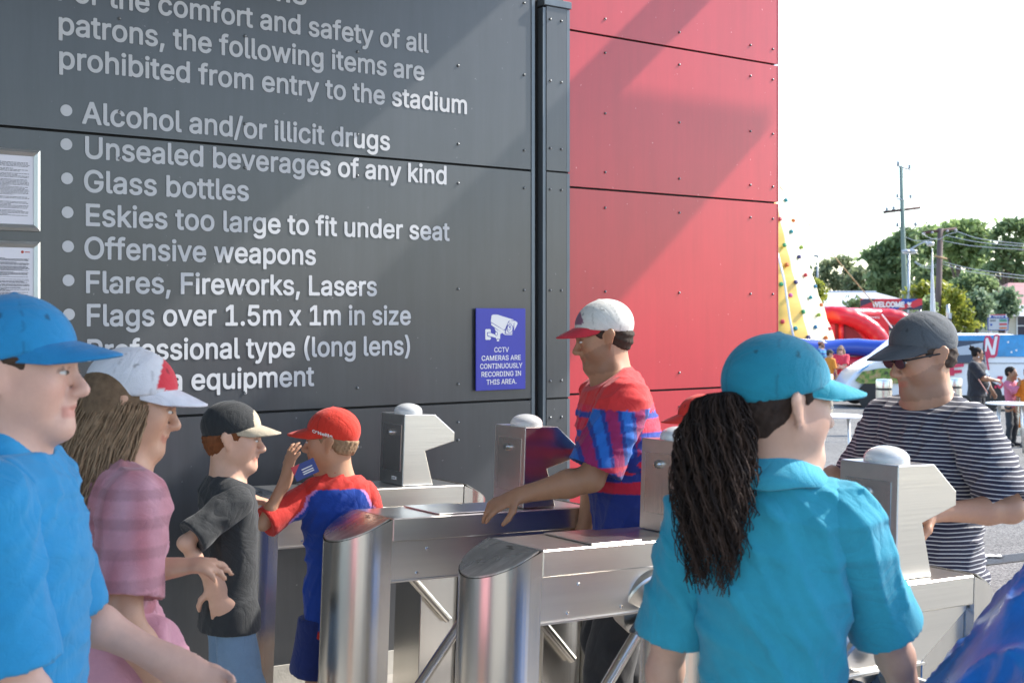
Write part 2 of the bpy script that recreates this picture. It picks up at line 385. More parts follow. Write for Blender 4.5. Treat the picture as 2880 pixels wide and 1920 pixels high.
def wrinkles(amp, seed=0, f=38.0, axis=(.35, .2, 1)):
    r = np.random.default_rng(seed); W = []
    for i in range(6):
        ax_ = np.array(axis) if i % 2 else np.array((axis[2], axis[2] * .6, .25)); d = unit(ax_ * (.6 + r.random()) + r.normal(0, .38, 3)); W.append((d * f * (.45 + r.random() * 1.1), r.random() * 6.3, amp * (.5 + .5 * r.random()) * .62, unit(r.normal(0, 1, 3)) * (6 + 5 * r.random()), r.random() * 6.3))
    def fn(P):
        s = 0; w_ = (.9 * np.sin(P * 11 + seed).sum(1) + .4 * np.sin(P[:, ::-1] * 23 + seed * 2).sum(1))
        for k, ph, a, g, p2 in W: s = s + a * ((1 - np.abs(np.sin(P @ k * .5 + ph + w_))) ** 1.7 * 2 - .75) * np.clip(.5 + .9 * np.sin(P @ g + p2), 0, 1.2)
        return -np.clip(s, -amp, amp)
    return fn

# ---------------------------------------------------------------- people
SKIN_L = (.62, .36, .26); SKIN_T = (.50, .27, .17); SKIN_D = (.30, .16, .10)
def ik(a, b, l1, l2, pole):
    a, b = V3(a), V3(b); d = b - a; L = np.linalg.norm(d); m = l1 + l2 - .002
    if L > m: b = a + d / L * m; d = b - a; L = m
    x = (l1 * l1 - l2 * l2 + L * L) / (2 * L); hh = math.sqrt(max(l1 * l1 - x * x, 0)); u = d / L
    p = V3(pole); p = p - u * (p @ u); p = unit(p)
    return a + u * x + p * hh, b
def hand_prims(wrist, f, n, thumb, s=1.0, curl=(.35, .4, .45, .5), tcurl=.3, spread=.10):
    f = unit(f); n = V3(n); n = unit(n - f * (n @ f)); sd = np.cross(n, f) * thumb        # sd points to the thumb side
    w_ = V3(wrist); P = [rc(w_ + f * .012 * s, w_ + f * .080 * s, .034 * s, .040 * s, .015, n, .40), rc(w_ - f * .03 * s, w_ + f * .03 * s, .026 * s, .028 * s, .02, n, .72)]
    tips = []
    for i, (o, L) in enumerate(((.030, .070), (.010, .079), (-.011, .073), (-.030, .058))):
        d = unit(f + sd * spread * (1.2 - i * .8)); p = w_ + f * (.092 - abs(i - 1) * .005) * s + sd * o * s; c = curl[i]; ang = c * .55
        for j, fr in enumerate((.46, .30, .24)):
            dd = d * math.cos(ang) + n * math.sin(ang); q = p + dd * L * fr * s
            P.append(rc(p, q, (.0098 - .001 * j) * s, (.0092 - .0012 * j) * s, .006)); p = q; ang += c * (.95, .7, 0)[j] if j < 2 else 0
        tips.append(p)
    p = w_ + f * .028 * s + sd * .030 * s
    for j, L in enumerate((.040, .032, .026)):
        dd = unit(f * (.55 + .2 * j) + sd * (.80 - .25 * j * (1 + tcurl)) + n * (.25 + tcurl * .35 * j)); q = p + dd * L * s
        P.append(rc(p, q, (.0135 - .0015 * j) * s, (.0122 - .0018 * j) * s, .008)); p = q
    return P, tips
def head_prims(T, s, detail=True):
    """T: head-local (x right, y forward, z up, origin between the ears) -> person-local"""
    def p(x, y, z): return T @ (V3((x, y, z)) * s)
    M = np.stack([T @ V3(e) - T @ V3((0, 0, 0)) for e in ((1, 0, 0), (0, 1, 0), (0, 0, 1))], 0)   # rows = axes
    E = lambda c, r, k=.02, op='u': el(p(*c), V3(r) * s, k * s, M, op)
    K = lambda a, b, r1, r2=None, k=.02, flat=None, phi=1, op='u': rc(p(*a), p(*b), r1 * s, (r1 if r2 is None else r2) * s, k * s, None if flat is None else M.T @ V3(flat), phi, op)
    P = [E((0, -.014, .038), (.076, .097, .084)), K((0, .022, -.012), (0, .050, -.082), .064, .032, .03, (1, 0, 0), .92)]
    P += [K((sx * .047, .0, -.046), (sx * .016, .066, -.094), .022, .018, .025) for sx in (-1, 1)]
    P += [E((0, .074, -.096), (.020, .018, .017), .02)]
    if detail:
        for sx in (-1, 1):
            P += [E((sx * .040, .058, -.020), (.022, .020, .020), .035), E((sx * .044, .028, -.046), (.024, .036, .030), .03), K((sx * .012, .0835, .021), (sx * .042, .073, .021), .010, .008, .016),
                  E((sx * .032, .098, .004), (.019, .016, .011), .010, 's'), E((sx * .032, .076, .003), (.0145, .0150, .0145), .003),
                  E((sx * .0105, .0965, -.034), (.0085, .010, .0075), .007), E((sx * .0075, .110, -.0425), (.0035, .007, .004), .004, 's')]
        P += [K((0, .082, .014), (0, .109, -.026), .0080, .0108, .014, (1, 0, 0), .8), E((0, .109, -.030), (.0098, .0090, .0080), .010)]
        P += [K((0, .085, -.055), (0, .082, -.067), .017, .016, .012, (0, 1, 0), .6), K((-.019, .0805, -.0575), (.019, .0805, -.0575), .0050, None, .008), K((0, .0900, -.0560), (0, .0895, -.057), .0056, None, .008),
              K((-.016, .0825, -.0700), (.016, .0825, -.0700), .0056, None, .008), K((-.021, .0915, -.0635), (.021, .0915, -.0635), .0020, None, .004, op='s')]
    for sx in (-1, 1):
        P += [K((sx * .083, -.018, .012), (sx * .076, -.006, -.026), .0215, .013, .006, (1, .62 * sx, 0), .40), E((sx * .092, -.004, .006), (.008, .010, .017), .004, 's')]
    return P, p, M
def head_frame(c, fwd, pitch=0.0, roll=0.0):
    f = unit((fwd[0], fwd[1], 0)); r = np.array([f[1], -f[0], 0]); z = np.array([0, 0, 1.0])
    f2 = f * math.cos(pitch) + z * math.sin(pitch); u = np.cross(r, f2); r2 = r * math.cos(roll) + u * math.sin(roll); u2 = np.cross(r2, f2)
    Mx = np.stack([r2, f2, u2], 1); c = V3(c)
    class Tm:
        def __matmul__(s, v): return c + Mx @ V3(v)
        M = Mx; o = c
        def inv(s, P): return (P - c) @ Mx
    return Tm()

def person(label, loc, face, H=1.75, hs=1.0, look=None, pitch=0.0, lean=(0, 0), hands=None, feet=None, poles=None, wid=1.0, skin=SKIN_T, hair=None, hairlen='short',
           top=None, bottom=None, cap=None, beard=0.0, res=.008, shoe=(.03, .03, .035), glasses=False, group=None, belly=0.0, twist=0.0, armw=1.0, eyes=True, drop=0.0, topmat=None):
    """face, look: world directions of the body and of the head; hands / feet: targets in person space (x right, y forward, z up)"""
    x, y = loc[0], loc[1]; z = ground(x, y) if len(loc) < 3 else loc[2]
    rz = math.atan2(face[1], face[0]) - math.pi / 2
    root = empty('person', (x, y, z), rz, label, 'person', group)
    ca, sa = math.cos(-rz), math.sin(-rz)
    def tol(v): return (v[0] * ca - v[1] * sa, v[0] * sa + v[1] * ca)
    s = H / 1.75; sw = s * wid
    lk = tol(look) if look is not None else (0, 1)
    hz = .525 * H; up = unit((lean[0], lean[1], 1)); hip = V3((0, 0, hz)); ct, st = math.cos(twist), math.sin(twist)
    rt = np.array([ct, st, 0]); fw = np.array([-st, ct, 0]); rt = unit(rt - up * (rt @ up)); fw = np.cross(up, rt)
    T = lambda a, b, c: hip + rt * a + fw * b + up * c * (1.68 if c > 0 else 1)          # torso space above the hips
    nb = T(0, -.01 * s, .335 * s - drop)
    ear = nb + up * (.045 * s + drop) + V3((0, 0, 1)) * (.095 + .02 * (hs - 1)) * hs + unit((lk[0], lk[1], 0)) * .022
    HF = head_frame(ear, lk, pitch)
    P, hp, HM = head_prims(HF, hs, res < .012)
    P += [rc(HF @ V3((0, -.028, -.035)) , nb - up * .02, .053 * hs * (.9 + .1 * wid), .060 * s, .03)]
    P += [rc(nb - up * .03, T(0, 0, .05 * s), .10 * s, .12 * s, .05, fw, .7)]
    sh = [T(sx * .178 * sw, -.005, .285 * s - drop) for sx in (-1, 1)]
    hd = hands or {}; ft = feet or {}; pl = poles or {}
    arms = []
    for i, sd in enumerate('lr'):
        sx = -1 if sd == 'l' else 1
        hnd = hd.get(sd, dict(pos=(sx * .26 * s, .06, .47 * H), f=(0, .15, -1), n=(-sx, 0, 0)))
        e, wr = ik(sh[i], hnd['pos'], .285 * s, .255 * s, pl.get(sd, (sx * .22, -1, -.15)))
        arms.append((sh[i], e, wr, hnd))
        P += [rc(nb - up * .05, sh[i], .06 * s, .058 * sw, .04), rc(sh[i], e, .052 * s * armw, .041 * s * armw, .02), rc(e, e * .68 + wr * .32, .040 * s * armw, .0425 * s * armw, .02), rc(e * .68 + wr * .32, wr, .0425 * s * armw, .027 * s, .02)]
        f = hnd.get('f'); f = unit(wr - e) if f is None else f
        q, tips = hand_prims(wr, f, hnd.get('n', (-sx, 0, 0)), hnd.get('thumb', 1 if sd == 'l' else 1) * (1 if sd == 'r' else -1), hs * (.97 if H > 1.5 else .86), hnd.get('curl', (.35, .4, .45, .5)), hnd.get('tcurl', .3), hnd.get('spread', .1))
        P += q
    legs = []
    for i, sd in enumerate('lr'):
        sx = -1 if sd == 'l' else 1; hj = hip + V3((sx * .092 * sw, 0, -.02 * s))
        t = V3(ft.get(sd, (sx * .11 * s, 0, .085 * s))); k_, an = ik(hj, t, .415 * s, .405 * s, pl.get('k' + sd, (sx * .1, 1, 0)))
        legs.append((hj, k_, an)); P += [rc(hj, k_, .084 * s, .056 * s, .03), rc(k_, k_ * .65 + an * .35, .052 * s, .056 * s, .02), rc(k_ * .65 + an * .35, an, .056 * s, .036 * s, .02)]
        fd = unit(pl.get('f' + sd, (sx * .15, 1, 0))); P += [rc(an - V3((0, 0, .02 * s)), an + fd * .13 * s - V3((0, 0, .048 * s)), .040 * s, .032 * s, .02)]
    P += [rc(hip, T(0, 0, .12 * s), .13 * sw, .12 * sw, .05, fw, .75)]
    sk = np.array(skin)
    def skincol(Q):
        L_ = HF.inv(Q) / hs; c = np.tile(sk, (len(Q), 1)); inh = (np.abs(L_[:, 0]) < .1) & (L_[:, 2] > -.125) & (L_[:, 1] > -.02)
        lip = inh & (np.abs(L_[:, 0]) < .025) & (np.abs(L_[:, 2] + .0635) < .0095) & (L_[:, 1] > .079); c[lip] = sk * np.array([.88, .66, .66])
        ck = inh * np.exp(-((np.abs(L_[:, 0]) - .045) ** 2 + (L_[:, 2] + .025) ** 2) / .0009) * .14; c *= (1 - ck[:, None] * np.array([0, .5, .5]))
        br = inh & (np.abs(np.abs(L_[:, 0]) - .031) < .021) & (np.abs(L_[:, 2] - .0255) < .0048) & (L_[:, 1] > .06); c[br] = np.array(hair or (.06, .035, .02)) * .8
        ls = inh & (np.abs(np.abs(L_[:, 0]) - .033) < .016) & (np.abs(L_[:, 2] - .0095) < .0032) & (L_[:, 1] > .066); c[ls] = c[ls] * .45
        if beard:
            bd = inh & (L_[:, 2] < -.022 - .55 * np.maximum(L_[:, 1] - .02, 0) * .6) & ~lip & (L_[:, 2] > -.12); c[bd] = c[bd] * (1 - beard) + np.array(hair or (.05, .03, .02)) * beard
        return c
    link('body', sdf_mesh('body', P, res, color=skincol), M_SKIN, root)
    if res < .0095 and eyes:
        for sx in (-1, 1):
            m = MB(); ctr = hp(sx * .032, .0790, .003); fwv = Vector(HF.M[:, 1])
            rot = Matrix([list(HF.M[i]) for i in range(3)]).to_4x4()
            m.lathe([(.0001, .0146), (.0035, .0141), (.0065, .0128), (.0066, .01275), (.010, .0095), (.0132, .004), (.0132, -.006)], n=16)
            m.v = [tuple(rot @ Vector((q[0], q[2], q[1] * .44)) * hs + Vector(ctr)) for q in m.v]
            o = m.build('eye', M_EYE, root, True)
            def ec(Q, ctr=ctr, f3=np.array(fwv)):
                d = np.linalg.norm(np.cross(Q - ctr, f3), axis=1) / hs; c = np.tile((.68, .66, .64), (len(Q), 1)); c[d < .0066] = (.08, .045, .025); c[d < .003] = (.005, .005, .005); return c
            paint(o.data, ec)
    # ---- hair
    if hair is not None:
        hr = res if res > .008 else .006
        hpz = [el(HF @ (V3((0, -.018, .038)) * hs), V3((.083, .103, .092)) * hs, .02, HF.M.T), el(HF @ (V3((0, -.050, -.018)) * hs), V3((.064, .054, .055)) * hs, .03, HF.M.T)]
        cut = [(HF @ (V3((0, .052, .05)) * hs), HF.M @ V3((0, 1, -.55))), (HF @ (V3((0, .0, -.062 if hairlen != 'buzz' else -.035)) * hs), HF.M @ V3((0, .25, -1)))]
        capcut = [(HF @ (V3((0, 0, .032)) * hs), HF.M @ V3((0, -.27, 1)))] if cap else []
        side = capcut + [(HF @ (V3((0, .028, .0)) * hs), HF.M @ V3((0, 1, -.25)))] if cap or hairlen == 'buzz' else []
        hpz += [el(HF @ (V3((sx * .088, -.004, -.012)) * hs), V3((.022, .022, .034)) * hs, .008, HF.M.T, 's') for sx in (-1, 1)]
        link('hair', sdf_mesh('hair', hpz, hr, cut + side, disp=wrinkles(.004, 3, 300, (0, 0, 1)) if res < .012 else None, color=const(hair)), M_HAIR, root)
    # ---- top
    if top:
        tp = dict(sleeve=.62, hem=.50, loose=.016, wr=.010, col=const((.5, .5, .5)), collar=False, length_r=None); tp.update(top); lo = tp['loose']
        W = [rc(T(0, .0, -.06 * s), T(0, 0, .10 * s), .146 * sw + lo, .132 * sw + lo + belly * .4, .05, fw, .74), rc(T(0, .01 * s, .10 * s), T(0, .005, .22 * s), .132 * sw + lo + belly * .4, .148 * sw + lo, .05, fw, .74), rc(T(0, -.01, .20 * s), T(0, -.015, .275 * s - drop), .150 * sw + lo, .120 * sw + lo, .06, fw, .74)]
        W += [rc(T(-.12 * sw, -.01, .285 * s - drop), T(.12 * sw, -.01, .285 * s - drop), .068 * s + lo * .7, None, .05), rc(nb - up * .055 * s, nb - up * .012 * s, .088 * s, .070 * s, .04)]
        if tp.get('bust'): W += [el(T(sx * .07 * sw, .095 * s, .185 * s), V3((.07, .06, .07)) * s, .05) for sx in (-1, 1)]
        if belly: W += [el(T(0, .07, .08 * s), V3((.15 * sw, .10 + belly, .14 * s)), .06)]
        hemz = tp['hem'] * H
        W += [rc(T(0, 0, -.06 * s), V3((0, 0, hemz - .05)), .150 * sw + lo, .160 * sw + lo * 1.5, .05, fw, .80)]
        cuts = [((0, 0, hemz), (0, 0, -1))]
        Wt = W; parts = []
        sl = tp['sleeve']
        body_m = list(W); sleeves = []
        for i, (a, e, wr, _) in enumerate(arms):
            if sl <= 1: end = a + (e - a) * sl; S_ = [rc(a, a + (e - a) * .35 * sl, .062 * s * armw + lo * .6, .057 * s * armw + lo * .8, .03), rc(a + (e - a) * .35 * sl, end + (e - a) * .10, .057 * s * armw + lo * .8, .056 * s * armw + lo * 1.2, .03)]; nrm = e - a
            else:
                end = e + (wr - e) * (sl - 1); S_ = [rc(a, e, .062 * s + lo * .5, .050 * s + lo * .6, .03), rc(e, end, .050 * s + lo * .6, .033 * s + lo * .6, .03)]; nrm = wr - e
            S_.append(rc(T((-1, 1)[i] * .11 * sw, -.01, .28 * s - drop), a, .064 * s + lo * .6, .062 * s * armw + lo * .6, .04)); sleeves.append((S_, end, nrm))
        neckcut = [rc(nb + up * .0 * s + fw * .015, nb + up * .09 * s + fw * .03, .056 * s * (1.25 if tp.get('scoop') else 1.05), .085 * s, .006, op='s')]
        # torso and sleeves each trimmed at its own hem, then joined as one garment
        wf = wrinkles(tp['wr'] * .5, tp.get('seed', 1), tp.get('wf', 95.0)); hh = max(res, .007); nk = [(nb + up * (.004 if tp['collar'] else .014) * s, up + fw * (-.0 if tp['collar'] else .45))]
        ms = [sdf_mesh('shirt', W + neckcut, hh, cuts + nk, disp=wf, damp=tp['wr'])]
        for S_, end, nrm in sleeves:
            u_ = unit(nrm); ms.append(sdf_mesh('shirt', S_ + [('c', 's', end + u_ * .10, end + u_ * .101, .135 * max(s, .9), .135 * max(s, .9), .006, u_, .74)] + neckcut, hh, nk, disp=(lambda Q, e_=end, uu=u_: wf(Q) * np.clip(((e_ - Q) @ uu) / .06, 0, 1)), damp=tp['wr']))
        g = join(ms); ctx = dict(T=T, hip=hip, rt=rt, fw=fw, up=up, sh=sh, arms=arms, nb=nb, s=s)
        paint(g, (lambda Q: tp['col'](Q, ctx)) if tp.get('cf') else tp['col'])
        shirt = link(tp.get('name', 'shirt'), g, topmat or M_CLOTH, root)
        if tp.get('band'):
            ring = [nb + up * (.010 - .030 * math.sin(t)) * s + rt * .0665 * s * math.cos(t) + fw * (.064 * s * math.sin(t) + .002) for t in np.linspace(0, 2 * math.pi, 33)]
            link('neckband', sdf_mesh('neckband', [rc(ring[i], ring[i + 1], .0085, None, .006, up, .9) for i in range(32)], .006, color=const(tp['band'])), M_CLOTH, shirt)
        if tp['collar']:
            vs = []; na = 56
            for t in np.linspace(.13, 2 * math.pi - .13, na) + math.pi / 2:
                dx, dy = math.cos(t), math.sin(t); fr = max(dy, 0) ** 1.5; wv = .003 * math.sin(t * 5)
                for rr_, uu, fz in ((.064, -.004, .02), (.066, .046, .052), (.070, .054, .055), (.078, .050, .055), (.100, .024 + wv, .075), (.124, -.006 + wv, .092), (.119, -.010 + wv, .092), (.094, .018 + wv, .075), (.073, .040, .055)):
                    vs.append(tuple(nb + up * (uu - fz * fr) * s + rt * rr_ * s * dx + fw * ((rr_ - .006) * dy + .004) * s))
            fs = [[i * 9 + j, i * 9 + (j + 1) % 9, (i + 1) * 9 + (j + 1) % 9, (i + 1) * 9 + j] for i in range(na - 1) for j in range(9)] + [list(range(9)), [(na - 1) * 9 + j for j in range(8, -1, -1)]]
            me = bpy.data.meshes.new('collar'); me.from_pydata(vs, [], fs); me.update(); paint(me, const(tp['collar'])); link('collar', me, M_CLOTH, shirt, True)
    # ---- bottom
    if bottom:
        bt = dict(hem=.05, loose=.012, col=const((.05, .05, .06)), name='trousers'); bt.update(bottom); lo = bt['loose']
        W = [rc(T(0, 0, .05 * s), hip, .125 * sw + lo * .5, .140 * sw + lo * .5, .05, fw, .72)]; cuts = [((0, 0, top.get('hem', .5) * H + .07), (0, 0, 1))] if top else []
        top_ = T(0, 0, .10 * s); subs = []
        for hj, k_, an in legs:
            if bt['hem'] < .5:
                end = k_ + (an - k_) * (1 - bt['hem']); W += [rc(hj, k_, .086 * sw + lo, .064 * s + lo, .04), rc(k_, end, .062 * s + lo, .050 * s + lo, .03)]
            else:
                f_ = (1 - bt['hem']) * 2; end = hj + (k_ - hj) * f_; W += [rc(hj, end + (k_ - hj) * .1, .088 * sw + lo, .080 * s + lo * 1.3, .04)]
                u_ = unit(k_ - hj); subs.append(('c', 's', end + u_ * .12, end + u_ * .121, .16 * s, .16 * s, .006, u_, .75))
        link(bt['name'], sdf_mesh(bt['name'], W + subs, max(res, .009), cuts, disp=wrinkles(.008, 5, 30), damp=.008, color=bt['col']), M_CLOTH, root)
        for hj, k_, an in legs:
            i = 0 if hj[0] < 0 else 1; fd = unit(pl.get('f' + 'lr'[i], ((-1, 1)[i] * .15, 1, 0)))
            link('shoe', sdf_mesh('shoe', [rc(an - fd * .03 * s - V3((0, 0, .035 * s)), an + fd * .15 * s - V3((0, 0, .05 * s)), .050 * s, .040 * s, .03), rc(an, an - V3((0, 0, .05)), .05 * s, .052 * s, .03)], .012, [(an - V3((0, 0, .085 * s)), (0, 0, -1))], color=const(shoe)), M_CLOTH, root)
    # ---- cap
    if cap:
        cp = dict(col=const((.5, .5, .5)), bill=(.5, .5, .5), back=False, turn=0.0, tilt=.0, bl=.072); cp.update(cap)
        def HP(v): return HF @ (V3(v) * hs)
        prm = [el(HP((0, -.014, .044)), V3((.089, .108, .093)) * hs, .02, HF.M.T), rc(HP((0, -.014, .132)), HP((0, -.014, .1325)), .0085 * hs, None, .003)]
        cuts = [(HP((0, 0, .026)), HF.M @ V3((0, .27 + cp['tilt'], -1)))]
        def capcol(Q):
            L_ = HF.inv(Q) / hs; c = cp['col'](L_).copy(); an = np.arctan2(L_[:, 0], L_[:, 1] + .014); c[np.abs(np.sin(an * 3)) < .05] *= .74
            c[(np.abs(np.sin(an * 3)) > .991) & (np.abs(L_[:, 2] - .098) < .0045)] *= .45; return c
        crown = link('cap', sdf_mesh('cap', prm, max(res * .8, .006), cuts, color=capcol), M_CLOTH, root)
        n = 20; vs = []
        for lay in (0, 1):
            for i in range(n + 1):
                u = -1 + 2 * i / n; ph = u * R(74)
                for j in range(9):
                    v = j / 8; bx, by = .086 * math.sin(ph), -.014 + .105 * math.cos(ph)
                    L_ = cp['bl'] * (max(1 - abs(u) ** 2.6, 0) ** .5) * 1.05
                    xx = bx * (1 - .10 * v); yy = by - .006 + L_ * v; zz = .047 + (.012 if lay == 0 else .0075) - .030 * u * u * (.4 + .6 * v) - .20 * L_ * v - (.005 * (1 - math.cos(v * 1.5)))
                    vs.append(tuple(HP((xx, yy, zz))))
        m = 9; o_ = (n + 1) * m; fs = []
        for i in range(n):
            for j in range(m - 1):
                q = [i * m + j, (i + 1) * m + j, (i + 1) * m + j + 1, i * m + j + 1]; fs.append(q); fs.append([o_ + t for t in q[::-1]])
            fs.append([i * m + m - 1, (i + 1) * m + m - 1, o_ + (i + 1) * m + m - 1, o_ + i * m + m - 1])
        me = bpy.data.meshes.new('bill'); me.from_pydata(vs, [], fs); me.update(); paint(me, const(cp['bill'])); link('bill', me, M_CLOTH, crown, True)
    if glasses:
        m = MB()
        for sx in (-1, 1):
            m.prism([(sx * .032 + .027 * math.cos(t), .004 + .018 * math.sin(t)) for t in np.linspace(0, 2 * math.pi, 13)[:-1]], .096, .101, 'y')
            m.tube([(sx * .058, .094, .012), (sx * .078, .05, .012), (sx * .083, -.01, .008)], .0028, 6)
        m.tube([(-.01, .104, .008), (.01, .104, .008)], .003, 6)
        m.v = [tuple(HF @ (V3(p) * hs)) for p in m.v]; m.build('sunglasses', M_BLACK, root)
    return dict(root=root, HF=HF, hs=hs, hip=hip, T=T, arms=arms, nb=nb, legs=legs, rz=rz, z=z, up=up, sh=sh)
def strands(name, paths, r, col, parent, mat_=None, n=4):
    m = MB()
    for p in paths:
        k = len(p); m.tube(p, [r * (.5 + .5 * math.sin(math.pi * min(1, .15 + i / k)) ) for i in range(k)], n, cap=False)
    me = m.mesh(name); paint(me, col); return link(name, me, mat_ or M_HAIR, parent, True)

# ================================================================ the setting: ground, canopy, wall
def sheet(name, pts_rows, mat_):
    m = MB(); k = len(pts_rows[0]); n = len(pts_rows)
    m.add([p for r_ in pts_rows for p in r_], [[i * k + j, i * k + j + 1, (i + 1) * k + j + 1, (i + 1) * k + j] for i in range(n - 1) for j in range(k - 1)])
    o = m.build(name, mat_, None, True); return tag(o, kind='structure')
M_ASPH = mat('asphalt', (.21, .20, .19), .9, noise=.55, nscale=26, bump=.7, bscale=70)
nt_ = M_ASPH.node_tree; N_ = nt_.nodes; L_ = nt_.links
_b = N_['Principled BSDF']; _tc = N_.new('ShaderNodeTexCoord')
_v = N_.new('ShaderNodeTexVoronoi'); _v.inputs['Scale'].default_value = 75; L_.new(_tc.outputs['Object'], _v.inputs['Vector'])
_r = N_.new('ShaderNodeValToRGB'); _r.color_ramp.elements[0].color = (.065, .062, .057, 1); _r.color_ramp.elements[1].color = (.29, .28, .26, 1); _r.color_ramp.elements[0].position = .15; _r.color_ramp.elements[1].position = .95
L_.new(_v.outputs['Color'], _r.inputs[0])
_n = N_.new('ShaderNodeTexNoise'); _n.inputs['Scale'].default_value = .9; _n.inputs['Detail'].default_value = 8; L_.new(_tc.outputs['Object'], _n.inputs['Vector'])
_m = N_.new('ShaderNodeMapRange'); _m.inputs['From Min'].default_value = .3; _m.inputs['From Max'].default_value = .7; _m.inputs['To Min'].default_value = .78; _m.inputs['To Max'].default_value = 1.15; L_.new(_n.outputs[0], _m.inputs[0])
_s = N_.new('ShaderNodeVectorMath'); _s.operation = 'SCALE'; L_.new(_r.outputs[0], _s.inputs[0]); L_.new(_m.outputs[0], _s.inputs['Scale']); L_.new(_s.outputs[0], _b.inputs['Base Color'])
svals = [-400, -60, -20, -6, -3, 0, 2.5, 5, 8, 12, 18, 25, 32, 45, 90, 200, 700, 1500]
tv = [-1500, -400, -100, -40, -20, -10, -4, 0, 4, 10, 20, 40, 100, 400, 1500]
rows = []
for s_ in svals:
    row = []
    for t_ in tv:
        p = A * s_ + B * t_; row.append((p.x, p.y, ground(p.x, p.y)))
    rows.append(row)
sheet('ground', rows, M_ASPH)
def strip(name, a0, a1, b0, b1, lift, mat_, n=12):
    rr = []
    for i in range(n + 1):
        a_ = a0 + (a1 - a0) * i / n; r_ = []
        for b_ in (b0, b1):
            p = gate(a_, b_); r_.append((p.x, p.y, ground(p.x, p.y) + lift))
        rr.append(r_)
    return sheet(name, rr, mat_)
M_PAVE = mat('pale_paving', (.34, .32, .29), .8, noise=.18, nscale=6, bump=.25, bscale=50)
strip('pavement', -9, 1.62, -9, .70, .005, M_PAVE)

# ---- the entry wall of grey sheets
WB = .633; GT = 1.767                                 # wall plane; right end of the grey sheets
def wpt(a, z, lift=0.0, bw=WB): return gate(a, bw - lift, z)
WM = Matrix((( A.x, B.x, 0, 0), (A.y, B.y, 0, 0), (0, 0, 1, 0), (0, 0, 0, 1)))
def wallM(a, b, z): return Matrix.Translation(gate(a, b, z)) @ WM
def gz(a): p = gate(a, WB); return ground(p.x, p.y)
wall = empty('entry_wall', gate(0, WB, gz(0)), YAW, 'dark grey sheet-clad wall printed with the list of prohibited items', 'wall')
def wbox(a0, a1, b0, b1, z0, z1, ch=0.0): return MB().box(a0, a1, b0, b1, z0, z1, wallM(0, 0, 0), ch=ch)
keep(wbox(-6, 2.0, WB + .02, WB + 3.0, -.25, 4.2).build('core', M_DARK, wall))
RV = MB().lathe([(.0072, 0), (.0072, .003), (.006, .0062), (.003, .0080), (.0004, .0085)], n=10).mesh('rivet')
RV.materials.append(M_RIVET); RV.polygons.foreach_set('use_smooth', [True] * len(RV.polygons))
def rivet(a, z, parent, bw=WB):
    o = link('rivet', RV, None, parent); o.matrix_parent_inverse = world_of(parent).inverted()
    o.matrix_basis = Matrix.Translation(gate(a, bw, z)) @ (-B).to_track_quat('Z', 'Y').to_matrix().to_4x4(); return o
def slope_panel(a0, a1, z0f, z1, b0, b1):
    m = MB(); vs = []
    for b_ in (b0, b1):
        vs += [gate(a0, b_, z0f(a0)), gate(a1, b_, z0f(a1)), gate(a1, b_, z1), gate(a0, b_, z1)]
    return m.add(vs, [[0, 1, 2, 3], [7, 6, 5, 4], [0, 4, 5, 1], [1, 5, 6, 2], [2, 6, 7, 3], [3, 7, 4, 0]])
flat0 = lambda z: (lambda a: z)
base = lambda a: gz(a) + .115
RC = [-3.45, -2.85, -2.25, -1.65, -1.05, -.45, .13, .715, 1.30, 1.72]
for a0, a1 in ((-5.0, -2.012), (-2.0, GT - .0005)):
    for z0, z1, zs in ((2.502, 3.70, (2.60, 3.0, 3.38, 3.62)), (1.286, 2.490, (1.375, 1.86, 2.40)), (None, 1.274, (.20, .62, 1.09, 1.18))):
        p = slope_panel(a0, a1, base if z0 is None else flat0(z0), z1, WB, WB + .018).build('cladding_panel', M_GREY, wall); keep(p)
        for a_ in RC:
            if a0 + .02 < a_ < a1 - .01:
                for z_ in zs: rivet(a_, z_, p)
keep(slope_panel(-5, 2.01, lambda a: gz(a) - .1, 0, WB - .012, WB + .05).build('plinth', M_CONC, wall)) if False else None
m = MB(); vs = []
for b_ in (WB - .01, WB + .06): vs += [gate(-5, b_, gz(-5) - .1), gate(3.745, b_, gz(3.745) - .1), gate(3.745, b_, gz(3.745) + .11), gate(-5, b_, gz(-5) + .11)]
keep(m.add(vs, [[0, 1, 2, 3], [7, 6, 5, 4], [0, 4, 5, 1], [1, 5, 6, 2], [2, 6, 7, 3], [3, 7, 4, 0]]).build('plinth', M_CONC, wall))
keep(wbox(-5, 1.79, WB - .004, WB + .02, 3.712, 3.80).build('coping', M_TRIM, wall))
keep(wbox(GT + .0005, GT + .022, WB - .004, WB + .04, -.02, 3.70).build('edge_trim', M_TRIM, wall))
keep(MB().tube([wpt(1.805, .0, -.05), wpt(1.805, 3.9, -.05)], .016, 10).build('rusty_pipe', M_RUST, wall, True))
# the printed list
CAPH = .0905
LINES = [('Prohibited items', -.711, 3.186, .44, CAPH), ('For the comfort and safety of all', -.711, 3.044, 1.121, CAPH), ('patrons, the following items are', -.707, 2.902, 1.095, CAPH),
         ('prohibited from entry to the stadium', -.705, 2.759, 1.353, CAPH), ('Alcohol and/or illicit drugs', -.610, 2.537, .896, CAPH), ('Unsealed beverages of any kind', -.597, 2.391, 1.228, CAPH),
         ('Glass bottles', -.602, 2.249, .149, CAPH), ('Eskies too large to fit under seat', -.594, 2.106, 1.247, CAPH), ('Offensive weapons', -.600, 1.966, .490, CAPH),
         ('Flares, Fireworks, Lasers', -.593, 1.822, .822, CAPH), ('Flags over 1.5m x 1m in size', -.590, 1.681, 1.016, CAPH), ('Professional type (long lens)', -.588, 1.532, 1.011, CAPH), ('camera equipment', -.588, 1.395, .481, CAPH)]
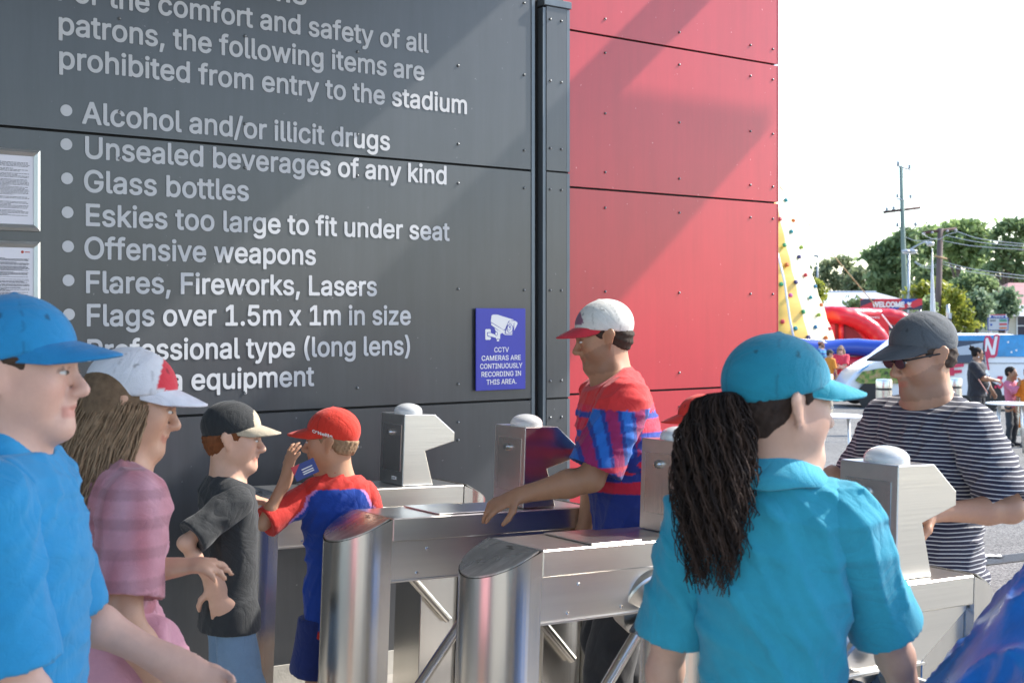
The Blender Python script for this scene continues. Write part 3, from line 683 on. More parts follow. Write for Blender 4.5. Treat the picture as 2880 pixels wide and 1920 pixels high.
for t_, a0, z0, a1, ch in LINES:
    text_on(t_, wpt(a0, z0), A, (0, 0, 1), a1 - a0, ch, M_PRINT, wall, bold=.016)
disc = MB().prism([(.0245 * math.cos(t), .0245 * math.sin(t)) for t in np.linspace(0, 2 * math.pi, 25)[:-1]], -.003, -.0005, 'y')
for z_, a_ in ((2.584, -.675), (2.442, -.675), (2.299, -.672), (2.157, -.670), (2.014, -.668), (1.872, -.666), (1.729, -.664), (1.575, -.662)):
    m = MB(); m.add([wallM(a_, WB, z_) @ Vector(v) for v in disc.v], disc.f); keep(m.build('bullet_mark', M_PRINT, wall))

# ---- grey box column
col = empty('box_column', gate(1.918, WB, gz(1.92)), YAW, 'slim dark grey column with metal cap between the grey and red walls', 'column')
keep(wbox(1.845, 2.005, WB - .018, WB + .15, -.1, 3.38).build('core', M_DARK, col))
for z0, z1, zs in ((2.502, 3.378, (2.66, 2.62, 2.98, 3.31)), (1.286, 2.492, (1.375, 1.86, 2.40)), (-.05, 1.276, (.2, .66, 1.06, 1.18))):
    p = keep(wbox(1.848, 1.985, WB - .03, WB - .019, z0, z1).build('cladding_panel', M_GREY, col))
    for a_ in (1.872, 1.948):
        for z_ in zs[1:] if z0 > 2 else zs: rivet(a_, z_, p, WB - .03)
    keep(wbox(1.988, 2.008, WB - .028, WB - .017, z0, z1).build('edge_trim', M_TRIM, col))
keep(wbox(1.826, 1.846, WB - .026, WB + .1, -.05, 3.37).build('edge_trim', M_TRIM, col))
keep(wbox(1.825, 2.014, WB - .04, WB + .16, 3.381, 3.42, ch=.003).build('column_cap', M_TRIM, col))

# ---- red wall
RB = .69
red = empty('red_wall', gate(2.9, RB, gz(2.9)), YAW, 'red sheet-clad wall at the outer end of the entrance', 'wall')
keep(wbox(2.02, 3.735, RB + .02, RB + 2.6, -.25, 4.2).build('core', M_DARK, red))
for z0, z1, zs in ((3.302, 4.1, (3.39, 3.72)), (2.438, 3.290, (2.53, 2.86, 3.20)), (1.298, 2.426, (1.39, 1.86, 2.33)), (None, 1.286, (.22, .62, 1.19))):
    p = keep(slope_panel(2.014, 3.742, base if z0 is None else flat0(z0), z1, RB, RB + .018).build('cladding_panel', M_RED, red))
    for a_ in (2.33, 2.90, 3.50, 3.70):
        for z_ in zs: rivet(a_, z_, p, RB)
    keep(wbox(3.7425, 3.75, RB - .002, RB + 2.6, (z0 or 0), z1).build('edge_trim', M_RED, red))

# ---- canopy over the gate (above the frame; its gaps let the sun through)
M_CAN = mat('canopy_sheet', (.35, .36, .37), .6, .2)
ZR = 4.6
can = empty('entry_canopy', gate(-2, -3, 0), YAW, 'flat metal canopy roof high over the turnstiles', 'canopy')
keep(wbox(-7, 2.98, -4.7, WB - .02, ZR, ZR + .18).build('roof_sheet', M_CAN, can))
keep(wbox(-9, -1.2, -10, -4.7, ZR, ZR + .18).build('roof_sheet', M_CAN, can))
keep(wbox(4.0, 4.27, -.60, WB + .1, ZR, ZR + .12).build('roof_beam', M_CAN, can))
keep(wbox(4.27, 5.60, -.60, .16, ZR, ZR + .12).build('roof_sheet', M_CAN, can))
keep(MB().tube([gate(-6.5, -4.4, -.3), gate(-6.5, -4.4, ZR)], .09, 12).build('roof_post', M_CAN, can, True))
keep(wbox(-4, -3.8, WB - .15, WB - .02, 3.7, ZR).build('roof_post', M_CAN, can)); keep(wbox(1.9, 2.0, WB + .03, WB + .14, 3.42, ZR).build('roof_post', M_CAN, can)); keep(wbox(4.05, 4.2, WB + .02, WB + .1, ZR - .3, ZR).build('bracket', M_CAN, can))

# ---- camera warning sign
sg = empty('security_sign', wpt(1.556, 1.34), YAW, 'blue camera warning sign fixed low on the grey wall', 'sign')
a0, a1, z0, z1 = 1.398, 1.715, 1.338, 1.763
keep(wbox(a0, a1, WB - .020, WB - .012, z0, z1, ch=.0015).build('sign_plate', M_SIGNBLUE, sg))
for a_, z_ in ((a0 + .03, z0 + .03), (a1 - .03, z0 + .03), (a0 + .03, z1 - .03), (a1 - .03, z1 - .03)): keep(wbox(a_ - .01, a_ + .01, WB - .012, WB, z_ - .01, z_ + .01).build('spacer', M_BLACK, sg))
sgW = lambda u, v: (a0 + (u - 147) / 826 * (a1 - a0), z1 - (v - 100) / 1400 * (z1 - z0))
def sign_poly(pts, lift, mat_, name='pictogram'):
    m = MB(); k = len(pts); m.add([gate(sgW(u, v)[0], WB - .0203 - lift, sgW(u, v)[1]) for u, v in pts], [list(range(k))]); return keep(m.build(name, mat_, sg))
M_SW = mat('sign_white', (.78, .78, .80), .4)
sign_poly([(385, 330), (398, 225), (420, 208), (495, 208), (780, 300), (690, 312), (668, 345), (625, 455), (600, 470)], .0008, M_SW)
sign_poly([(390, 345), (605, 478), (622, 470), (618, 540), (752, 545), (735, 560), (620, 556), (392, 385)], .0008, M_SW)
sign_poly([(690, 325), (705, 312), (800, 318), (832, 345), (832, 370), (775, 490), (780, 350), (690, 342)], .0008, M_SW)
sign_poly([(672, 350), (770, 350), (772, 365), (745, 525), (735, 537), (640, 530), (632, 515)], .0008, M_SW)
ell = lambda cx, cy, rx, ry, n=20: [(cx + rx * math.cos(t), cy + ry * math.sin(t)) for t in np.linspace(0, 2 * math.pi, n + 1)[:-1]]
sign_poly(ell(703, 445, 56, 78)[::-1], .0012, M_SIGNBLUE); sign_poly(ell(702, 445, 46, 68), .0016, M_SW); sign_poly(ell(690, 435, 33, 46), .0020, M_SIGNBLUE); sign_poly(ell(689, 436, 26, 38), .0024, M_SW); sign_poly(ell(697, 425, 11, 16), .0028, M_SIGNBLUE)
sign_poly([(295, 470), (305, 455), (375, 455), (385, 470), (385, 625), (375, 638), (305, 638), (295, 625)], .0008, M_SW)
sign_poly([(322, 520), (332, 508), (380, 510), (470, 548), (470, 615), (330, 578)], .0012, M_SIGNBLUE); sign_poly([(332, 524), (340, 518), (378, 520), (470, 558), (470, 605), (338, 568)], .0016, M_SW)
sign_poly([(445, 440), (575, 520), (540, 545), (540, 625), (470, 625), (470, 500)], .0014, M_SW); sign_poly(ell(476, 535, 24, 38), .0018, M_SIGNBLUE); sign_poly(ell(475, 535, 16, 28), .0022, M_SW)
sign_poly([(484, 636), (526, 636), (524, 665), (486, 665)], .0014, M_SW)
for t_, yb, u0, u1 in (('CCTV', 850, 443, 687), ('CAMERAS ARE', 990, 235, 890), ('CONTINUOUSLY', 1128, 210, 915), ('RECORDING IN', 1265, 233, 893), ('THIS AREA.', 1400, 315, 817)):
    p = sgW(u0, yb); q = sgW(u1, yb)
    text_on(t_, gate(p[0], WB - .0203, p[1]), A, (0, 0, 1), q[0] - p[0], .0252, M_SW, sg, bold=.012, lift=.001)

# ---- framed notices at the left edge
def notice(z0, z1, label, rows_, logo):
    a1 = -.784; a0 = a1 - .25
    n = empty('notice_frame', wpt((a0 + a1) / 2, z0), YAW, label, 'notice', 'framed paper notices on the grey wall')
    fw_ = .026
    for pl in ([(a0, z0), (a1, z0), (a1 - fw_, z0 + fw_), (a0 + fw_, z0 + fw_)], [(a1, z0), (a1, z1), (a1 - fw_, z1 - fw_), (a1 - fw_, z0 + fw_)], [(a1, z1), (a0, z1), (a0 + fw_, z1 - fw_), (a1 - fw_, z1 - fw_)], [(a0, z1), (a0, z0), (a0 + fw_, z0 + fw_), (a0 + fw_, z1 - fw_)]):
        m = MB(); d_ = [.006, .006, .020, .020]; c_ = ((a0 + a1) / 2, (z0 + z1) / 2)
        mid = [(p[0] * .55 + q[0] * .45, p[1] * .55 + q[1] * .45) for p, q in ((pl[0], pl[3]), (pl[1], pl[2]))]
        v_ = [gate(pl[0][0], WB - .002, pl[0][1]), gate(pl[1][0], WB - .002, pl[1][1]), gate(pl[1][0], WB - .012, pl[1][1]), gate(mid[1][0], WB - .019, mid[1][1]), gate(pl[2][0], WB - .010, pl[2][1]), gate(pl[3][0], WB - .010, pl[3][1]), gate(mid[0][0], WB - .019, mid[0][1]), gate(pl[0][0], WB - .012, pl[0][1])]
        keep(m.add(v_, [[0, 1, 2, 7], [7, 2, 3, 6], [6, 3, 4, 5]]).build('frame_rail', M_ALU, n))
    keep(wbox(a0 + fw_ - .002, a1 - fw_ + .002, WB - .008, WB - .004, z0 + fw_ - .002, z1 - fw_ + .002).build('paper', M_PAPER, n))
    m = MB(); rr = random.Random(rows_)
    zt = z1 - fw_ - (.045 if logo else .030)
    for i in range(rows_):
        if rr.random() < .16: continue
        z_ = zt - i * (zt - z0 - fw_ - .03) / rows_; e = a1 - fw_ - .018 - (rr.random() * .10 if rr.random() < .35 else rr.random() * .008)
        x_ = a0 + fw_ + .012
        while x_ < e:
            l_ = min(.004 + rr.random() * .014, e - x_ + .002); m.add([gate(x_, WB - .0085, z_), gate(x_ + l_, WB - .0085, z_), gate(x_ + l_, WB - .0085, z_ + .0021), gate(x_, WB - .0085, z_ + .0021)], [[0, 1, 2, 3]]); x_ += l_ + .0022
    o = keep(m.build('printed_text', M_INK, n))
    if logo:
        m = MB(); cx_, cz_ = a1 - fw_ - .045, z1 - fw_ - .018; m.add([gate(cx_ + .006 * math.cos(t), WB - .0085, cz_ + .006 * math.sin(t)) for t in np.linspace(0, 6.2832, 13)[:-1]], [list(range(12))])
        m.add([gate(cx_ + x, WB - .0085, cz_ + z) for x, z in ((.010, -.002), (.030, -.002), (.030, .002), (.010, .002))], [[0, 1, 2, 3]]); keep(m.build('logo', mat('logo_red', (.45, .05, .03), .5), n))
notice(2.072, 2.406, 'upper silver-framed paper notice on the grey wall beside the printed list', 44, False)
notice(1.695, 2.029, 'lower silver-framed notice with a small red logo beside the printed list', 62, True)

# ================================================================ turnstiles
TT = R(2.29)
Ta = (A * math.cos(TT) - Vector((0, 0, 1)) * math.sin(TT)); Tc = (Vector((0, 0, 1)) * math.cos(TT) + A * math.sin(TT))
TM = Matrix(((Ta.x, B.x, Tc.x, 0), (Ta.y, B.y, Tc.y, 0), (Ta.z, B.z, Tc.z, 0), (0, 0, 0, 1)))
L_B, W_B = .915, .28
def turnstile():
    t = empty('turnstile')
    m = MB().box(.002, L_B - .002, 0, W_B, -.084, 0, ch=.004); m.build('top_beam', M_STEEL, t, angle=30)
    m = MB().prism([(.002, -.225), (.70, -.225), (L_B - .01, -.100), (L_B - .01, -.0865), (.002, -.0865)], .02, W_B - .02, 'y'); m.build('housing', M_STEEL, t)
    m = MB().box(.002, .71, .012, W_B - .012, -.232, -.2255); m.build('housing_lip', M_STEEL, t)
    for x_, z_ in ((.16, -.118), (.12, -.205), (.34, -.205)):
        MB().lathe([(.006, 0), (.006, .003), (.001, .004)], n=10, M=Matrix.Translation((x_, .0198, z_)) @ Matrix.Rotation(R(90), 4, 'X')).build('screw', M_CHROME, t)
    MB().box(.72, L_B - .002, .03, W_B - .03, -1.06, -.0868, ch=.003).build('rear_leg', M_STEELV, t)
    for end in (0, 1):                                   # rounded end posts with sloping tops
        n = 20; pr = [(0.0, 0.0), (-.045, 0.0)] + [(-.045 - .14 * math.sin(th), .14 - .14 * math.cos(th)) for th in np.linspace(0, math.pi, n)] + [(-.045, W_B), (0.0, W_B)]
        zt = lambda x: .0 if x > -.012 else -(-x - .012) * .50
        fx = (lambda x: x) if end == 0 else (lambda x: L_B - x)
        if end: pr = pr[::-1]
        k = len(pr); m = MB(); g_ = -.0015
        m.add([(fx(x) , y, -1.06) for x, y in pr] + [(fx(x), y, zt(x) - .004) for x, y in pr], [[i, (i + 1) % k, (i + 1) % k + k, i + k] for i in range(k)] + [list(range(k))[::-1]])
        m.build('end_post', M_STEELV, t, angle=35)
        inn = [(min(x, -.012), y) for x, y in pr]; sc_ = lambda x, y: (x + (.003 if x < -.05 else 0), .14 + (y - .14) * .985)
        m = MB(); i2 = [sc_(x, y) for x, y in inn]
        vs = [(fx(x), y, zt(x) - .0035) for x, y in i2] + [(fx(x), y, zt(x) + .002) for x, y in i2]
        m.add(vs, [[i, (i + 1) % k, (i + 1) % k + k, i + k] for i in range(k)] + [list(range(k, 2 * k))]); cp_ = m.build('post_cap', M_SCRATCH, t)
        if end == 0:
            me, co = text_mesh('KABA', .03); q = [(-.028 - .5 * 0 - c[1] * .016 * .89, .105 + (2.4 - c[0]) * .016, -.006 + .0042 - (c[1] * .016 * .89) * .5) for c in co]
            me.vertices.foreach_set('co', np.array(q).ravel()); me.materials.clear(); me.update(); link('maker_mark', me, M_BLACK, cp_)
    MB().box(.205, .415, .012, .265, .0015, .006, ch=.0015).build('reader_plate', M_STEEL, t)
    # scanner head
    hp_ = [(.611, .002), (.7706, .002), (.724, .153), (.8786, .195), (.8786, .235), (.771, .316), (.611, .316)]
    b0, b1 = .0416, .2433
    m = MB(); m.prism(hp_, b0, b1, 'y'); hd = m.build('scanner_head', M_STEEL, t)
    bv = hd.modifiers.new('edge', 'BEVEL'); bv.width = .003; bv.segments = 2; bv.limit_method = 'ANGLE'
    d = MB().box(.6085, .6105, b0 + .022, b1 - .022, .062, .270, ch=.0008).build('door', M_STEELV, hd)
    MB().lathe([(.0150, 0), (.0150, .006), (.012, .012), (.0115, .018), (.0001, .0185)], n=18, M=Matrix.Translation((.6085, .150, .232)) @ Matrix.Rotation(R(-90), 4, 'Y')).build('lock', M_CHROME, hd, angle=30)
    MB().box(.5894, .5902, .1485, .1515, .227, .237).build('keyhole', M_BLACK, hd)
    MB().box(.6095, .6106, .095, .135, .024, .039).build('label', M_WHITE, hd)
    me, co = text_mesh('WEST', .02); x0, x1 = co[:, 0].min(), co[:, 0].max(); q = [(.6090, .131 - (c[0] - x0) / (x1 - x0) * .030, .0285 + c[1] * .009) for c in co]
    me.vertices.foreach_set('co', np.array(q).ravel()); me.materials.clear(); me.update(); link('label_text', me, M_INK, hd)
    dm = [(.064, .316), (.064, .326)] + [(.064 * math.cos(th), .326 + .036 * math.sin(th)) for th in np.linspace(.12, 1.54, 10)]
    MB().lathe(dm, (.69, .1425, 0), 28).build('signal_dome', M_WHITEP, t, angle=40)
    # tripod
    nx = Vector((0, -.93, -.37)).normalized(); rot = nx.to_track_quat('Z', 'X').to_matrix().to_4x4(); hc = Vector((.48, .040, -.212))
    hub = MB().lathe([(.116, -.05), (.116, .006), (.111, .012), (.06, .020), (.0005, .022)], n=36, M=Matrix.Translation(hc) @ rot).build('hub', M_STEEL, t, angle=30)
    for sp in (Vector((0, -1, -.04)), Vector((.70, -.02, -.71)), Vector((-.66, -.04, -.75))):
        sp.normalize(); p0 = hc + nx * .020 + sp * .085; e = p0 + sp * .45
        arm = MB().tube([p0, e], .020, 18).build('arm', M_STEELV, t, angle=40)
        MB().tube([p0 - sp * .035, p0 + sp * .028], .027, 6).build('arm_bracket', M_TRIM, arm); MB().tube([e, e + sp * .003], .0165, 14).build('end_plug', M_BLACK, arm)
    return t
TS = [((-.953, 5.244), -.725, 'stainless turnstile standing closest to the grey wall, behind the red-capped boy'), ((-.426, 4.564), -.722, 'stainless turnstile with the jersey man\'s hand over its beam'),
      ((.094, 3.898), -.714, 'stainless turnstile whose sloping post stands in front at the centre'), ((.584, 3.108), -.701, 'stainless turnstile beside the blue tarpaulin, partly hidden by the steward with dark curls')]
t0 = turnstile()
for i, (p, dz, lb) in enumerate(TS):
    t = t0 if i == 0 else copy_tree(t0)
    t.matrix_basis = Matrix.Translation((p[0], p[1], CAMZ + dz)) @ TM
    tag(t, lb, 'turnstile', 'turnstiles across the gate')

# ================================================================ beyond the gate: forecourt, inflatables, van, street
def stand(u, y): p = at(u, HORIZON, y); return Vector((p.x, y, ground(p.x, y)))
def mcol(n, c, r=.5, metal=0.0, **k): return mat(n, c, r, metal, **k)
M_IRED = mcol('inflatable_red', (.62, .015, .03), .32, bump=.25, bscale=3, coat=.2)
M_IBLUE = mcol('inflatable_blue', (.02, .07, .42), .26, bump=.2, bscale=3, coat=.4)
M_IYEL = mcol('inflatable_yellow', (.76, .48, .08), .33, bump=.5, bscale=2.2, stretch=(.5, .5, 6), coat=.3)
M_IGLARE = mcol('inflatable_yellow_glare', (.84, .74, .48), .33, bump=.5, bscale=2.2, stretch=(.5, .5, 6), coat=.3)  # sun glare on the yellow skin, painted as a paler tone
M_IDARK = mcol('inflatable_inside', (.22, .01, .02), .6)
# ---- inflatable climbing tower
ty = 44.0; tx = 8.33; tz = ground(tx, ty)
tow = empty('climbing_tower', (tx, ty, tz), 0, 'tall yellow inflatable climbing tower with painted sun glare, studded with coloured holds', 'inflatable')
n = 16; lv = 40; rad = lambda z: max(2.74 - .343 * (z - .84), .3)
vs = []; fs = []; mi = []
for i in range(lv + 1):
    z = tz + (7.4 - tz) * i / lv; puff = .045 * abs(math.sin(i * math.pi / 4))
    for j in range(n * 3):
        th = 2 * math.pi * j / (n * 3); pf = puff + .05 * abs(math.sin(th * n / 2)); r_ = rad(z) + pf - .06
        vs.append((tx + r_ * math.cos(th), ty + r_ * math.sin(th), z))
k = n * 3
for i in range(lv):
    for j in range(k):
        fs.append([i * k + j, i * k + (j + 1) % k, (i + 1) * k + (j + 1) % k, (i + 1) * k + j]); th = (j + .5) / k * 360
        mi.append(1 if 299 < th or th < 20 else 0)  # right-hand facets get the painted glare
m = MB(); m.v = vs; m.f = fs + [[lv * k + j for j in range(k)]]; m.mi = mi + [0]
keep(m.build('tower_skin', [M_IYEL, M_IGLARE], tow, True))
HC = dict(r=(.55, .05, .06), g=(.04, .30, .12), t=(.02, .25, .27), o=(.62, .16, .03), n=(.05, .05, .16), p=(.60, .12, .28), l=(.30, .42, .05), b=(.03, .17, .30))
HM_ = {k_: mcol('hold_' + n_, HC[k_], .45) for k_, n_ in dict(r='red', g='green', t='teal', o='orange', n='navy', p='pink', l='lime', b='blue').items()}
for u, v, c in ((2208, 564, 't'), (2192, 617, 'r'), (2229, 621, 'o'), (2224, 652, 't'), (2205, 690, 'g'), (2252, 696, 'l'), (2246, 723, 'n'), (2212, 745, 'o'), (2264, 774, 'r'), (2237, 794, 'n'), (2290, 806, 'b'), (2222, 831, 'p'), (2278, 837, 't'), (2307, 858, 'o'), (2258, 877, 'g'), (2301, 886, 'l'), (2236, 924, 't'), (2292, 920, 'b'), (2331, 925, 'r'), (2272, 949, 'n'), (2321, 950, 'o'), (2200, 905, 'r'), (2196, 800, 'g')):
    d = Vector(((u - 1440) / F, 1, -(v - HORIZON) / F)); best = None
    for q in np.linspace(40, 44.5, 400):
        p = Vector((0, 0, CAMZ)) + d * q
        if math.hypot(p.x - tx, p.y - ty) < rad(p.z) + .02: best = p; break
    if best is None:
        best = Vector((0, 0, CAMZ)) + d * 44; dr = Vector((best.x - tx, best.y - ty, 0)); best = Vector((tx, ty, best.z)) + dr.normalized() * (rad(best.z) + .02)
    nrm = Vector((best.x - tx, best.y - ty, .343 * rad(best.z))).normalized(); M_ = Matrix.Translation(best) @ nrm.to_track_quat('Z', 'Y').to_matrix().to_4x4()
    keep(MB().box(-.062, .062, -.066, .066, -.03, .09, M_, ch=.028).build('climbing_hold', HM_[c], tow))
keep(MB().tube([at(2187, 712, 41.6), at(2206, 790, 41.3), at(2222, 900, 41.0), at(2236, 968, 40.9)], .035, 6).build('strap', M_WHITE, tow, True))
rp = [at(2190, 520, 43.5), at(2265, 617, 43.2), at(2356, 732, 42.9), at(2465, 862, 42.6)]
M_ROPE = mcol('tan_rope', (.45, .30, .16), .8)
keep(MB().tube(rp, .018, 5).build('guy_rope', M_ROPE, tow, True))
# ---- ring of big tubes round the inflatables
tb = empty('inflatable_surround', stand(2400, 40.5), 0, 'low inflatable wall of blue and red tubes below the tower', 'inflatable')
for zc, r_, m_ in ((.72, .275, M_IBLUE), (.24, .215, M_IRED), (-.24, .27, M_IBLUE), (-.70, .21, M_IRED)):
    pts = [Vector((3.5 + (14.2 - 3.5) * i / 30, 40.5 + .25 * math.sin(i * .4), zc + .03 * math.sin(i * 1.3) * (r_ > .25))) for i in range(31)]
    rr_ = [r_ * (1 - .05 * (i % 5 == 0)) for i in range(31)]; rr_[0] = rr_[-1] = r_ * .5
    keep(MB().tube(pts, rr_, 20).build('tube', m_, tb, True))
# ---- red inflatable play dome
dm = empty('inflatable_dome', stand(2430, 47), 0, 'red inflatable play dome with arched tubes and an opening', 'inflatable')
def apath(pp, y): return [at(u, v, y + dy) for u, v, dy in pp]
def smooth_pts(P, n=6):
    out = []
    for i in range(len(P) - 1):
        p0, p1, p2, p3 = P[max(i - 1, 0)], P[i], P[i + 1], P[min(i + 2, len(P) - 1)]
        for k_ in range(n):
            t = k_ / n; out.append(.5 * ((2 * p1) + (p2 - p0) * t + (2 * p0 - 5 * p1 + 4 * p2 - p3) * t * t + (3 * p1 - p0 - 3 * p2 + p3) * t ** 3))
    return out + [P[-1]]
def fat(name, P, r, m_, par): P = smooth_pts(P); return keep(MB().tube(P, [r * (1 - .06 * (i % 4 == 0)) for i in range(len(P))], 18).build(name, m_, par, True))
fat('arch_tube', apath([(2250, 905, 1.5), (2305, 889, .6), (2352, 886, 0), (2398, 895, 0), (2440, 917, 0), (2470, 946, 0), (2490, 985, 0), (2496, 1040, 0)], 47), .33, M_IRED, dm)
fat('arch_tube', apath([(2380, 915, 1.6), (2440, 897, 1.6), (2490, 890, 1.6), (2530, 897, 1.6), (2562, 915, 1.6), (2585, 948, 1.6), (2594, 1010, 1.6)], 47), .31, M_IRED, dm)
fat('ridge_tube', apath([(2352, 883, .2), (2400, 883, .9), (2450, 884, 1.4), (2490, 886, 1.7)], 47), .24, M_IRED, dm)
m = MB(); P = [at(u, v, 47.15) for u, v in ((2268, 900), (2352, 884), (2400, 895), (2445, 922), (2475, 960), (2488, 1060), (2268, 1060))]
Q = [p + Vector((0, .18, 0)) for p in P]; k = len(P)
keep(m.add(P + Q, [list(range(k)), list(range(2 * k - 1, k - 1, -1))] + [[i, i + k, (i + 1) % k + k, (i + 1) % k] for i in range(k)]).build('side_wall', M_IRED, dm))
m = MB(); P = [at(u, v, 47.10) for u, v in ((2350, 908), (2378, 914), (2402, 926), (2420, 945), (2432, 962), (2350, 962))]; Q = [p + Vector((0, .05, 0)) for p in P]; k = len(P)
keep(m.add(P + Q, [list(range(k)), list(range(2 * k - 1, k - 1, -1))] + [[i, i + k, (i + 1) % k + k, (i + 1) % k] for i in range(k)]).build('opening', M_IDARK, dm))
keep(MB().tube([at(2366, 905, 47.02), at(2366, 962, 47.02)], .10, 10).build('inner_column', M_IRED, dm, True))
m = MB(); P = [at(u, v, 47.9) for u, v in ((2432, 884), (2484, 884), (2500, 918), (2500, 1010), (2470, 1010), (2455, 930))]; Q = [p + Vector((0, .1, 0)) for p in P]; k = len(P)
keep(m.add(P + Q, [list(range(k)), list(range(2 * k - 1, k - 1, -1))] + [[i, i + k, (i + 1) % k + k, (i + 1) % k] for i in range(k)]).build('printed_panel', M_IRED, dm))
p = at(2436, 895, 47.88); text_on('Restaurants', p, (1, 0, 0), (0, 0, 1), 38 / F * 47.88, .09, M_WHITE, dm, bold=.02)
keep(MB().tube([at(2480, 884, 47.5), at(2509, 922, 47.3)], .03, 6).build('strap', M_WHITE, dm))

# ---- welcome banner
by = 52.0
wb = empty('welcome_banner', stand(2507, by), 0, 'long red and navy WELCOME banner on posts behind the inflatables', 'sign')
def flatpoly(uv, y, mat_, par, name, th=.03):
    P = [at(u, v, y) for u, v in uv]; Q = [p + Vector((0, th, 0)) for p in P]; k = len(P)
    return keep(MB().add(P + Q, [list(range(k)), list(range(2 * k - 1, k - 1, -1))] + [[i, i + k, (i + 1) % k + k, (i + 1) % k] for i in range(k)]).build(name, mat_, par))
M_BRED = mcol('banner_red', (.62, .04, .06), .5); M_BNAVY = mcol('banner_navy', (.05, .05, .085), .5); M_BBLUE = mcol('banner_blue', (.02, .08, .38), .5)
flatpoly([(2420, 840), (2594, 840), (2594, 871), (2420, 871)], by, M_BRED, wb, 'banner')
for c_, m_ in (([(2420, 845), (2432, 840), (2464, 840), (2450, 850), (2437, 855), (2420, 862)], M_BNAVY), ([(2496, 870), (2512, 858), (2530, 850), (2540, 840), (2582, 840), (2569, 846), (2560, 852), (2540, 856), (2525, 870)], M_BBLUE), ([(2540, 871), (2560, 863), (2569, 866), (2594, 857), (2594, 871)], M_BNAVY)):
    P = [at(u, v, by - .012) for u, v in c_]; keep(MB().add(P, [list(range(len(P)))]).build('print', m_, wb))
text_on('WELCOME', at(2453, 863, by - .022), (1, 0, 0), (0, 0, 1), 91 / F * by, 14 / F * by, M_WHITE, wb, bold=.05)
for c_ in ([(2551, 850), (2556, 849), (2558, 852), (2562, 849), (2563, 853), (2560, 859), (2557, 859), (2553, 857)], [(2552, 861), (2563, 861), (2563, 863), (2552, 863)]):
    P = [at(u, v, by - .022) for u, v in c_]; keep(MB().add(P, [list(range(len(P)))]).build('crest', M_WHITE, wb))
for u in (2428, 2588): p = stand(u, by + .06); keep(MB().tube([p, Vector((p.x, p.y, at(u, 842, by).z))], .05, 8).build('post', M_ALU, wb, True))

# ---- van
vy = 34.4; vp = stand(2440, vy); VM = Matrix.Translation((at(2386, 0, vy).x, vy, vp.z))
van = empty('parked_van', VM.translation + Vector((2.4, .85, 0)), 0, 'white people carrier wrapped in blue music graphics parked side-on', 'van')
M_VW = mcol('van_white', (.78, .79, .82), .22, coat=.6); M_VBLUE = mcol('van_blue_print', (.02, .26, .55), .25, coat=.5, noise=.35, nscale=2.5); M_GLASS = mcol('dark_glass', (.015, .02, .05), .06, coat=.5)
M_TYRE = mcol('tyre', (.02, .02, .02), .8); M_LAND = mcol('landscape_print', (.12, .16, .05), .3, coat=.5); M_VRED = mcol('van_red_print', (.62, .03, .09), .35)
_nt = M_LAND.node_tree; _b = _nt.nodes['Principled BSDF']; _t = _nt.nodes.new('ShaderNodeTexCoord'); _n = _nt.nodes.new('ShaderNodeTexNoise'); _n.inputs['Scale'].default_value = 9; _n.inputs['Detail'].default_value = 7
_r = _nt.nodes.new('ShaderNodeValToRGB'); E_ = _r.color_ramp.elements; E_[0].position = .32; E_[0].color = (.015, .03, .01, 1); E_[1].position = .72; E_[1].color = (.45, .30, .18, 1); e_ = E_.new(.5); e_.color = (.14, .26, .03, 1); e_ = E_.new(.6); e_.color = (.32, .26, .08, 1)
_nt.links.new(_t.outputs['Object'], _n.inputs['Vector']); _nt.links.new(_n.outputs[0], _r.inputs[0]); _nt.links.new(_r.outputs[0], _b.inputs['Base Color'])
prof = [(.02, .30), (-.02, .45), (.02, .66), (.20, .92), (.62, 1.20), (1.0, 1.40), (1.55, 1.86), (1.80, 1.96), (2.4, 2.01), (4.4, 2.0), (4.85, 1.93), (4.98, 1.6), (5.02, .8), (5.0, .32)]
hw = lambda x, z: .85 - (.12 * max(0, (z - 1.0)) ** 1.3) - (.10 if x < .3 else 0) * (1 - x / .3 if x < .3 else 0)
sect = [0, .03, .12, .5, .88, .97, 1]; vs = []; k = len(prof)
for i, t in enumerate(sect):
    ins = .10 if t in (0, 1) else (.03 if t in (.03, .97) else 0)
    for x, z in prof:
        w_ = hw(x, z); cx, cz = 2.5, 1.0; vs.append((x + (cx - x) * ins * .28, .86 + (2 * t - 1) * w_, z + (cz - z) * ins * .5))
fs = [[i * k + j, i * k + (j + 1) % k, (i + 1) * k + (j + 1) % k, (i + 1) * k + j] for i in range(len(sect) - 1) for j in range(k)] + [list(range(k))[::-1], [(len(sect) - 1) * k + j for j in range(k)]]
m = MB().add([VM @ Vector(v) for v in vs], fs); keep(m.build('body', M_VW, van, angle=40))
def vside(uv, lift): return [(VM.inverted() @ at(u, v, vy)) for u, v in uv]
def vdecal(uv, mat_, name, lift=.004, th=.003):
    Q = []
    for p in vside(uv, lift):
        x, z = p.x, p.z; tt_ = .86 - hw(x, z); Q.append(Vector((x, tt_ - lift - .0, z)))
    Q2 = [q + Vector((0, th, 0)) for q in Q]; k = len(Q)
    return keep(MB().add([VM @ q for q in Q + Q2], [list(range(k)), list(range(2 * k - 1, k - 1, -1))] + [[i, i + k, (i + 1) % k + k, (i + 1) % k] for i in range(k)]).build(name, mat_, van))
vdecal([(2540, 946), (2905, 941), (2905, 958), (2530, 958)], M_VBLUE, 'printed_band', .012)
vdecal([(2772, 958), (2905, 958), (2905, 1003), (2772, 1003)], M_VBLUE, 'printed_panel', .012)
vdecal([(2540, 952), (2770, 948), (2769, 1020), (2480, 1020)], M_GLASS, 'side_window', .010)
M_STREAK = mcol('pale_glass_streak', (.42, .45, .50), .15, coat=.5)
